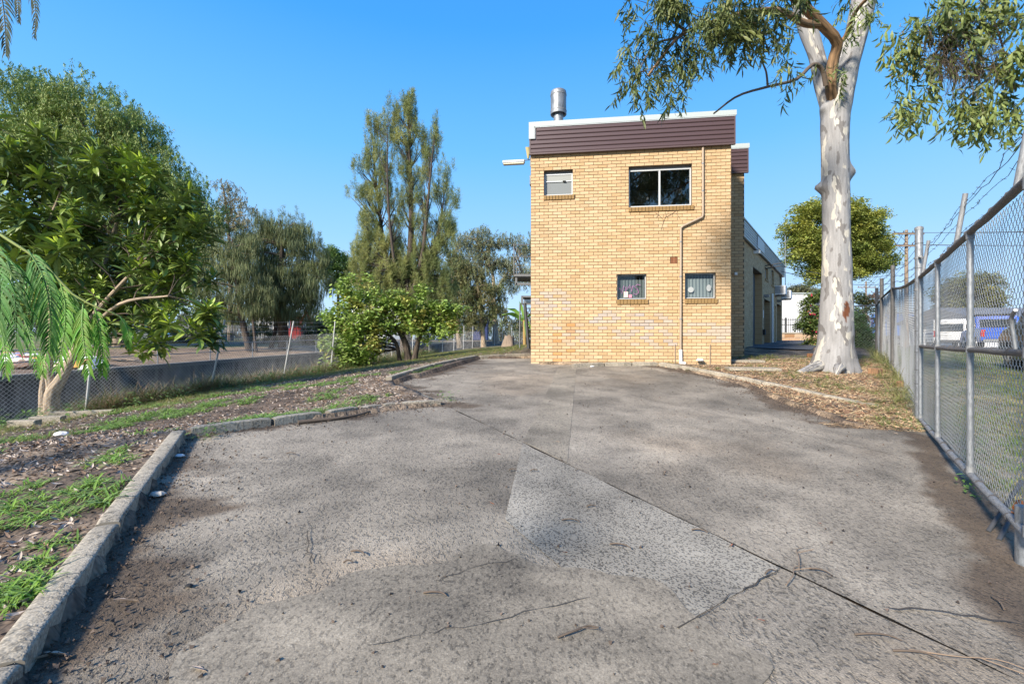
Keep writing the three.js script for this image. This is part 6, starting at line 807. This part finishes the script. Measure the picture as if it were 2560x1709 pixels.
// ---------------------------------------------------------------- ground cover
{
  const r = rng(1234), put = (n, x0, x1, z0, z1, ok, mk) => { const l = []; let tries = 0; while (l.length < n && tries++ < n * 25) { const Z = z0 + (z1 - z0) * Math.pow(r(), 1.35), X = x0 + (x1 - x0) * r(); const k = ok(X, Z); if (k > 0 && r() < k) l.push(mk(X, Z)); } return l; };
  const left = (X, Z) => X < pl(KX, Z) - .17 && X > pl(FX, Z) - .4, tt = (X, Z) => (pl(KX, Z) - X) / (pl(KX, Z) - pl(FX, Z));
  const P = (X, Z, dy = 0) => V(X, yt(X, Z) + (fbm(X * 1.3, Z * 1.3, 4, 201) - .5) * .08 + (fbm(X * 7, Z * 7, 3, 205) - .5) * .035 + dy, Z);
  const cover = (name, label, geos, m, list) => { const g = tag(new THREE.Group(), label, name.replace(/_/g, ' '), null, 'stuff'); g.name = numbered(name); scene.add(g); spread(name, geos, m, list, g); };
  const right = (X, Z) => Z > 5.3 && Z < 13.2 && X > pl(XR, Math.min(Z, 12)) + .12 && fw(X, Z) < -.05 && !(Z > 11.6 && X < 5.9);
  const bright = (X, Z) => sm(.54, .62, fbm(X * 1.25, Z * 1.25, 3, 901));
  const clumpSpots = []; for (const [px, py, n, s] of [[40, 1215, 34, .22], [70, 1180, 26, .2], [110, 1250, 26, .18], [190, 1205, 24, .16], [225, 1190, 16, .12], [90, 1390, 18, .1], [60, 1440, 26, .12], [110, 1460, 18, .1], [30, 1480, 18, .1], [300, 1110, 22, .2], [260, 1130, 16, .15], [20, 1275, 16, .12], [380, 1050, 20, .25], [130, 1330, 10, .1], [290, 1140, 14, .14]]) { const c = gp(px, py, .09); for (let i = 0; i < n * .5; i++) { const X = c.x + (r() + r() - 1) * s, Z = -c.z + (r() + r() - 1) * s; if (X < pl(KX, Z) - .17) clumpSpots.push({ p: P(X, Z), yaw: r() * 6.28, s: .4 + r() * .5, c: mix([.15, .28, .03], [.23, .38, .05], r()) }); } }
  cover('grass_tufts', 'bright green grass tufts scattered over the leaf-strewn canal-side bed', SP.lush, LM.grass, [...clumpSpots, ...put(2100, -10.5, -.5, .8, 12, (X, Z) => left(X, Z) ? bright(X, Z) * (tt(X, Z) < .7 ? 1 : .4) : 0, (X, Z) => ({ p: P(X, Z), yaw: r() * 6.28, s: .5 + r() * .65, c: mix([.13, .24, .035], [.2, .33, .05], r()) }))]);
  cover('verge_grass', 'yellow-green grass strip along the canal fence', SP.grass, LM.grass, put(15000, -12, 2, 4, 34, (X, Z) => { if (!left(X, Z)) return 0; const t = tt(X, Z); return clamp(sm(.55, .85, t + (fbm(X, Z, 3, 903) - .5) * .5) + sm(12, 20, Z) * .7) * (.3 + fbm(X * 2, Z * 2, 2, 905)); }, (X, Z) => ({ p: P(X, Z, -.01), yaw: r() * 6.28, s: .55 + r() * .55, c: r() < .4 ? mix([.28, .23, .08], [.33, .28, .12], r()) : mix([.14, .2, .03], [.22, .26, .05], r()) })));
  cover('tall_weeds', 'tall dry weeds growing through the canal fence', SP.tall, LM.grass, put(1300, -11, -3, 11, 34, (X, Z) => Math.abs(X - pl(FX, Z)) < .55 ? fbm(Z * .5, 2, 2, 907) : 0, (X, Z) => ({ p: P(X, Z), yaw: r() * 6.28, s: .7 + r() * .95, c: r() < .6 ? mix([.3, .22, .11], [.36, .29, .17], r()) : mix([.13, .18, .04], [.18, .23, .06], r()) })));
  cover('leafy_weeds', 'small leafy green weeds along the canal fence and kerbs', SP.weed, LM.grass, [...put(330, -11.5, -2, 5, 30, (X, Z) => left(X, Z) && tt(X, Z) > .86 ? .6 : 0, (X, Z) => ({ p: P(X, Z), yaw: r() * 6.28, s: .7 + r() * 1.3, c: mix([.1, .2, .03], [.17, .28, .05], r()) })), ...[[540, 1085], [520, 1095], [505, 1100], [2440, 1245], [2425, 1225], [1700, 925], [1720, 930], [1130, 1003], [1110, 1000]].map(([x, y]) => ({ p: gp(x, y), yaw: r() * 6, s: .5 + r() * .4, c: [.13, .24, .04] }))]);
  cover('leaf_litter', 'brown and grey fallen gum leaves covering the canal-side bed', SP.dead, LM.dead, put(46000, -10.5, 0, .7, 16, (X, Z) => left(X, Z) ? (tt(X, Z) < .8 ? 1 : .25) * (.35 + sm(.35, .6, fbm(X * .9, Z * .9, 4, 211))) * (1 - .75 * bright(X, Z)) : 0, (X, Z) => ({ p: P(X, Z, .003), yaw: r() * 6.28, pitch: (r() - .5) * .5, roll: (r() - .5) * .9, s: .3 + r() * .55, c: r() < .42 ? mix([.32, .27, .23], [.45, .385, .33], r()) : mix([.09, .062, .045], [.24, .16, .11], r()) })));
  cover('bark_mulch', 'straw-coloured bark, twigs and dead leaves over the gum tree bed', SP.dead, LM.dead, put(17000, 3.4, 10.5, 5.3, 13.2, (X, Z) => right(X, Z) ? 1 : 0, (X, Z) => ({ p: P(X, Z, .006), yaw: r() * 6.28, pitch: (r() - .5) * .6, roll: (r() - .5) * 1.2, s: .3 + r() * .55, c: r() < .42 ? mix([.33, .23, .14], [.46, .34, .22], r()) : mix([.15, .09, .06], [.3, .17, .1], r()) })));
  cover('dry_straw', 'dry straw and stringy bark lying over the gum tree bed', SP.straw, LM.dead, [...put(3800, 3.4, 10.5, 5.3, 13.2, (X, Z) => right(X, Z) ? 1 : 0, (X, Z) => ({ p: P(X, Z, .02), yaw: r() * 6.28, pitch: (r() - .5) * .4, s: .6 + r() * .7, c: mix([.38, .3, .17], [.52, .42, .26], r()) })), ...put(320, 3.5, 6, 3.2, 6.3, (X, Z) => { const d = pl(XR, Z) - X; return d < .35 && d > -.45 ? .8 : 0; }, (X, Z) => ({ p: V(X, flat(X, Z) + .015, Z), yaw: r() * 6.28, s: .5 + r() * .5, c: mix([.34, .2, .1], [.45, .34, .2], r()) }))]);
  cover('bed_grass', 'thin green grass in the gum tree bed and against the wall', SP.grass, LM.grass, put(1500, 3.2, 11, 5.5, 14.5, (X, Z) => (right(X, Z) || (Z > 11.9 && X > 3.5 && fw(X, Z) < 0)) ? sm(.5, .62, fbm(X * 1.4, Z * 1.4, 3, 911)) + (Z > 12.5 ? .4 : 0) + (fw(X, Z) > -.5 ? .4 : 0) : 0, (X, Z) => ({ p: P(X, Z), yaw: r() * 6.28, s: .4 + r() * .5, c: mix([.14, .2, .035], [.26, .27, .08], r()) })));
  cover('street_grass', 'mown grass on the street verge outside the fence', SP.grass, LM.grass, put(15000, 1, 32, 1.2, 34, (X, Z) => { const w = fw(X, Z); return w > .15 && w < 3.6 && X / Z < 1.25 ? .5 + .5 * fbm(X, Z, 2, 913) : 0; }, (X, Z) => ({ p: V(X, G(X, Z) - .01, Z), yaw: r() * 6.28, s: .4 + r() * .5, c: r() < .3 ? [.3, .26, .11] : mix([.12, .2, .035], [.19, .27, .05], r()) })));
  cover('fence_weeds', 'rank dry grass against the foot of the street fence', SP.tall, LM.grass, put(230, 6, 14, 7, 18, (X, Z) => Math.abs(fw(X, Z)) < .25 ? .7 : 0, (X, Z) => ({ p: P(X, Z), yaw: r() * 6.28, s: .4 + r() * .6, c: mix([.26, .23, .09], [.2, .24, .06], r()) })));
  cover('grit', 'loose dark grit and leaf crumbs gathered along the kerb foot', [tint(clean(new THREE.TetrahedronGeometry(.007)), [1, 1, 1]), tint(clean(new THREE.TetrahedronGeometry(.011)), [1, 1, 1])], LM.dead, put(5200, -3.6, 5.2, .8, 12, (X, Z) => { if (!onSlab(X, Z)) return 0; const e = Math.min(X - pl(KX, Z), pl(XR, Z) - X); return e < 0 ? 0 : Math.exp(-e * 5) + .012; }, (X, Z) => ({ p: V(X, flat(X, Z) + .012, Z), yaw: r() * 6, pitch: r() * 6, s: .4 + r() * .9, c: mix([.03, .022, .017], [.15, .11, .085], r()) })));
}
// ---------------------------------------------------------------- single twigs, leaves and scraps on the slab
{
  const r = rng(555), twig = (px, py, L, yaw, dark) => { const p = gp(px, py, .016), c = curve([new THREE.Vector3(-L / 2, 0, 0), new THREE.Vector3(-L * .1, .012, L * .06 * (r() - .3)), new THREE.Vector3(L * .3, .006, -L * .05), new THREE.Vector3(L / 2, 0, L * .05)], 8), g = [tube(c, c.map((_, i) => lerp(dark ? .0055 : .0035, dark ? .003 : .0018, i / 8)), 5)]; if (L > .18) g.push(tube([c[4], new THREE.Vector3(L * .35, .02, L * .2)], .0025, 4)); const t = join(g).rotateY(yaw).translate(p.x, p.y, p.z); return tag(part('twig', t, dark ? M.twig : mat([.22, .16, .11], .9), scene), dark ? 'small dark broken twig lying on the concrete slab' : 'long pale forked twig lying across the joint in the concrete', 'twig', dark ? 'dark twigs on the slab' : 'pale twigs on the slab'); };
  for (const [x, y, L, a] of [[728, 1135, .11, -.3], [1335, 1177, .07, .1], [1427, 1302, .12, -.2], [1282, 1176, .07, 0], [1478, 1267, .07, .2], [1552, 1367, .13, -.5], [895, 1385, .1, -.4], [1445, 1583, .2, .4], [1088, 1485, .12, -.2], [1925, 1434, .08, .5], [2195, 1595, .18, -.2], [1995, 990, .25, -.1], [2050, 1430, .1, -.6], [1130, 995, .12, .6], [2495, 1508, .14, 1.1], [2290, 1640, .16, -.3], [660, 1148, .06, .2], [870, 1408, .05, .1], [1750, 1330, .1, -.5]]) twig(x, y, L, a, true);
  for (const [x, y, L, a] of [[2000, 1395, .34, 1], [2420, 1648, .4, -.3], [1985, 1440, .3, .8]]) twig(x, y, L, a, false);
  const dl = (px, py, c, s, yaw, what) => { const p = gp(px, py, .012), g = SP.dead[0].clone(); g.scale(s, s, s); g.rotateY(yaw); g.translate(p.x, p.y, p.z); const m = part('fallen_leaf', g, mat(c, .85, { vertexColors: true }), scene); return tag(m, what, 'leaf', what.startsWith('pale') ? 'pale leaves on the slab' : 'rusty leaves on the slab'); };
  for (const [x, y, s, a] of [[375, 1365, .6, .9], [320, 1503, 1.2, .4], [100, 1650, .9, 1.1], [505, 1680, .9, -.1], [1580, 1075, .6, .3], [1395, 1104, .5, -.2], [1715, 1043, .6, .4], [2240, 1083, .6, -.4], [2120, 1180, .6, .5], [1905, 1026, .5, .2], [150, 1640, 1.1, .2], [365, 1452, .4, .5]]) dl(x, y, [.42, .33, .26], s, a, 'pale curled gum leaf lying flat on the concrete slab');
  for (const [x, y, s, a] of [[1247, 1135, .45, .3], [1230, 1258, .45, -.3], [1413, 1384, .45, .6], [1828, 1365, .8, 1.2], [2050, 1310, .4, .4], [1905, 1555, .4, .1], [1890, 1545, .3, .9], [1790, 1668, .4, .4], [455, 1128, .5, .4]]) dl(x, y, [.36, .13, .07], s, a, 'rusty orange gum leaf lying flat on the concrete slab');
  // scraps
  const scrap = (name, label, px, py, s, c, seed) => { const p = gp(px, py, .01), q = rng(seed), g = new THREE.IcosahedronGeometry(s, 2), a = g.attributes.position; for (let i = 0; i < a.count; i++) { const x = a.getX(i), y = a.getY(i), z = a.getZ(i), n = .6 + fbm(x / s * 2 + seed, z / s * 2 + y / s, 3, 921) * .8; a.setXYZ(i, x * n * 1.3, Math.max(y * n * .6, -s * .1), z * n); } g.computeVertexNormals(); g.translate(p.x, p.y + s * .1, p.z); return tag(part(name, g, mat(c, .8, { flatShading: true }), scene), label, 'litter'); };
  scrap('concrete_chunk', 'broken pale concrete lump lying in the dirt beside the kerb', 392, 1238, .038, [.4, .37, .32], 3); scrap('paper_scrap', 'crumpled white paper scrap by the inner corner of the kerb', 448, 1142, .03, [.6, .6, .6], 5); scrap('drink_can', 'crushed silver can at the end of the kerb by the gate post', 2212, 1024, .05, [.62, .62, .66], 7); scrap('seed_pod', 'black seed pod lying alone on the concrete slab', 472, 1465, .014, [.012, .012, .012], 9); scrap('paper_scrap', 'flat white wrapper on the slab before the brick wall', 1481, 917, .04, [.6, .6, .6], 11); scrap('paper_scrap', 'torn white card lying on the leaf litter near the loquat', 150, 1088, .05, [.66, .64, .62], 13);
  // bark strip along the kerb stones
  const b = curve([[745, 1056], [800, 1051], [850, 1045], [900, 1036], [925, 1028]].map(([x, y]) => gp(x, y, .025)), 16); tag(part('bark_strip', tube(b, b.map((_, i) => lerp(.028, .01, i / 16)), 6), M.twig, scene), 'long dark strip of fallen bark lying along the low kerb stones', 'bark');
  // split logs and brick ends in the gum bed
  for (const [x, y, s, c, l] of [[2190, 935, .16, [.4, .24, .14], 'cut orange log end lying in the gum bed by the fence'], [2255, 965, .12, [.38, .22, .14], 'broken brick end lying in the gum bed under the fence'], [2030, 893, .14, [.28, .14, .07], 'short sawn stump beside the gum trunk roots']]) { const p = gpT(x, y), g = cbox(-s, s, -.05, s * .8, -s * .6, s * .6, .03).rotateY(.5).translate(p.x, p.y, p.z); tag(part('log_end', metric(g), mat(c, .9, { map: T.wood }), scene), l, 'log'); }
  for (const [x, y] of [[1880, 925], [1850, 905]]) { const p = gpT(x, y), g = cbox(-.55, .55, -.03, .035, -.28, .28, .01).rotateY(-.2).translate(p.x, p.y + .02, p.z); tag(part('paving_slab', metric(g), M.kerb, scene), y > 915 ? 'square paving slab lying in the bed near the wall corner' : 'farther paving slab lying against the asphalt yard edge', 'paving'); }
  const dc = V(.51 + 4.25 * .992 + .1, -.5, 12.0); const d = thing('drain_cap', 'round white plastic drain cap at the foot of the waste pipe', 'drain', dc); part('cap', new THREE.CylinderGeometry(.07, .07, .03, 18).translate(dc.x, dc.y + .06, dc.z + .1), M.pvc, d); part('rim', new THREE.CylinderGeometry(.085, .09, .03, 18).translate(dc.x, dc.y + .04, dc.z + .1), M.pvc, d);
  // heap of rubbish on the far canal bank
  const cols = [[.7, .7, .72], [.5, .06, .08], [.62, .62, .6], [.16, .1, .07], [.7, .68, .66], [.55, .2, .18], [.25, .3, .45], [.66, .55, .42], [.03, .03, .03], [.6, .3, .06]], nm = ['white', 'red', 'pale grey', 'brown', 'off-white', 'pink', 'faded blue', 'tan', 'black', 'orange'];
  for (let i = 0; i < 28; i++) { const Z = 20 + r() * 2.5, px = i < 18 ? 10 + r() * 120 : 175 + r() * 65, X = (px - 1280) * Z / F, y = bankY(X, Z), s = .2 + r() * .2, g = new THREE.IcosahedronGeometry(s, 2), a = g.attributes.position; for (let k = 0; k < a.count; k++) { const x = a.getX(k), yy = a.getY(k), z = a.getZ(k), n = .5 + fbm(x / s * 2 + i * 9, z / s * 2 + yy / s * 2, 3, 931); a.setXYZ(k, x * n * 1.5, Math.max(yy * n * .7, -s * .1), z * n); } g.computeVertexNormals(); g.translate(X, y + .05 + (i % 3) * .06, -Z); tag(part('rubbish_bundle', g, mat(cols[i % 10], .85, { flatShading: true }), scene), `${nm[i % 10]} crumpled rubbish in the heap on the far canal bank`, 'rubbish', `${nm[i % 10]} rubbish on the canal bank`); }
  for (const [px, py, l] of [[285, 895, 1.4], [320, 905, 1.1], [195, 885, .8]]) { const Z = 24, X = (px - 1280) * Z / F, g = cbox(-l / 2, l / 2, 0, .04, -.14, .14, .008).rotateZ(-.12).rotateY(-.4 + r() * .6).translate(X, bankY(X, Z) + .12, -Z); tag(part('timber_board', metric(g), M.timber, scene), 'pale weathered board lying on the far canal bank behind the handrail', 'board', 'boards on the canal bank'); }
  // bare twigs stuck to the wall below the wide window
  const cr = thing('dead_creeper', 'bare dead creeper stems clinging to the brick below the wide window', 'creeper', new THREE.Vector3(3.4, -.62 + 3.6, 0).applyMatrix4(new THREE.Matrix4())); cr.position.copy(new THREE.Vector3(3.4, 3.6, .01).applyMatrix4(bld.matrixWorld)); cr.updateMatrixWorld(true);
  for (const pts of [[[3.42, 3.55], [3.5, 3.8], [3.55, 3.92], [3.52, 4.02]], [[3.5, 3.78], [3.38, 3.92], [3.28, 4.0]], [[3.52, 3.86], [3.66, 3.94], [3.78, 4.02]], [[3.8, 3.98], [3.86, 3.88], [3.9, 3.82]], [[3.36, 3.94], [3.3, 3.88]]]) part('stem', tube(curve(pts.map(([u, v]) => new THREE.Vector3(u, v, .014).applyMatrix4(bld.matrixWorld)), 8), .0045, 4), M.twig, cr);
}
scene.traverse((o) => { if (o.isMesh) { o.castShadow = true; o.receiveShadow = true; } });
renderer.render(scene, camera);
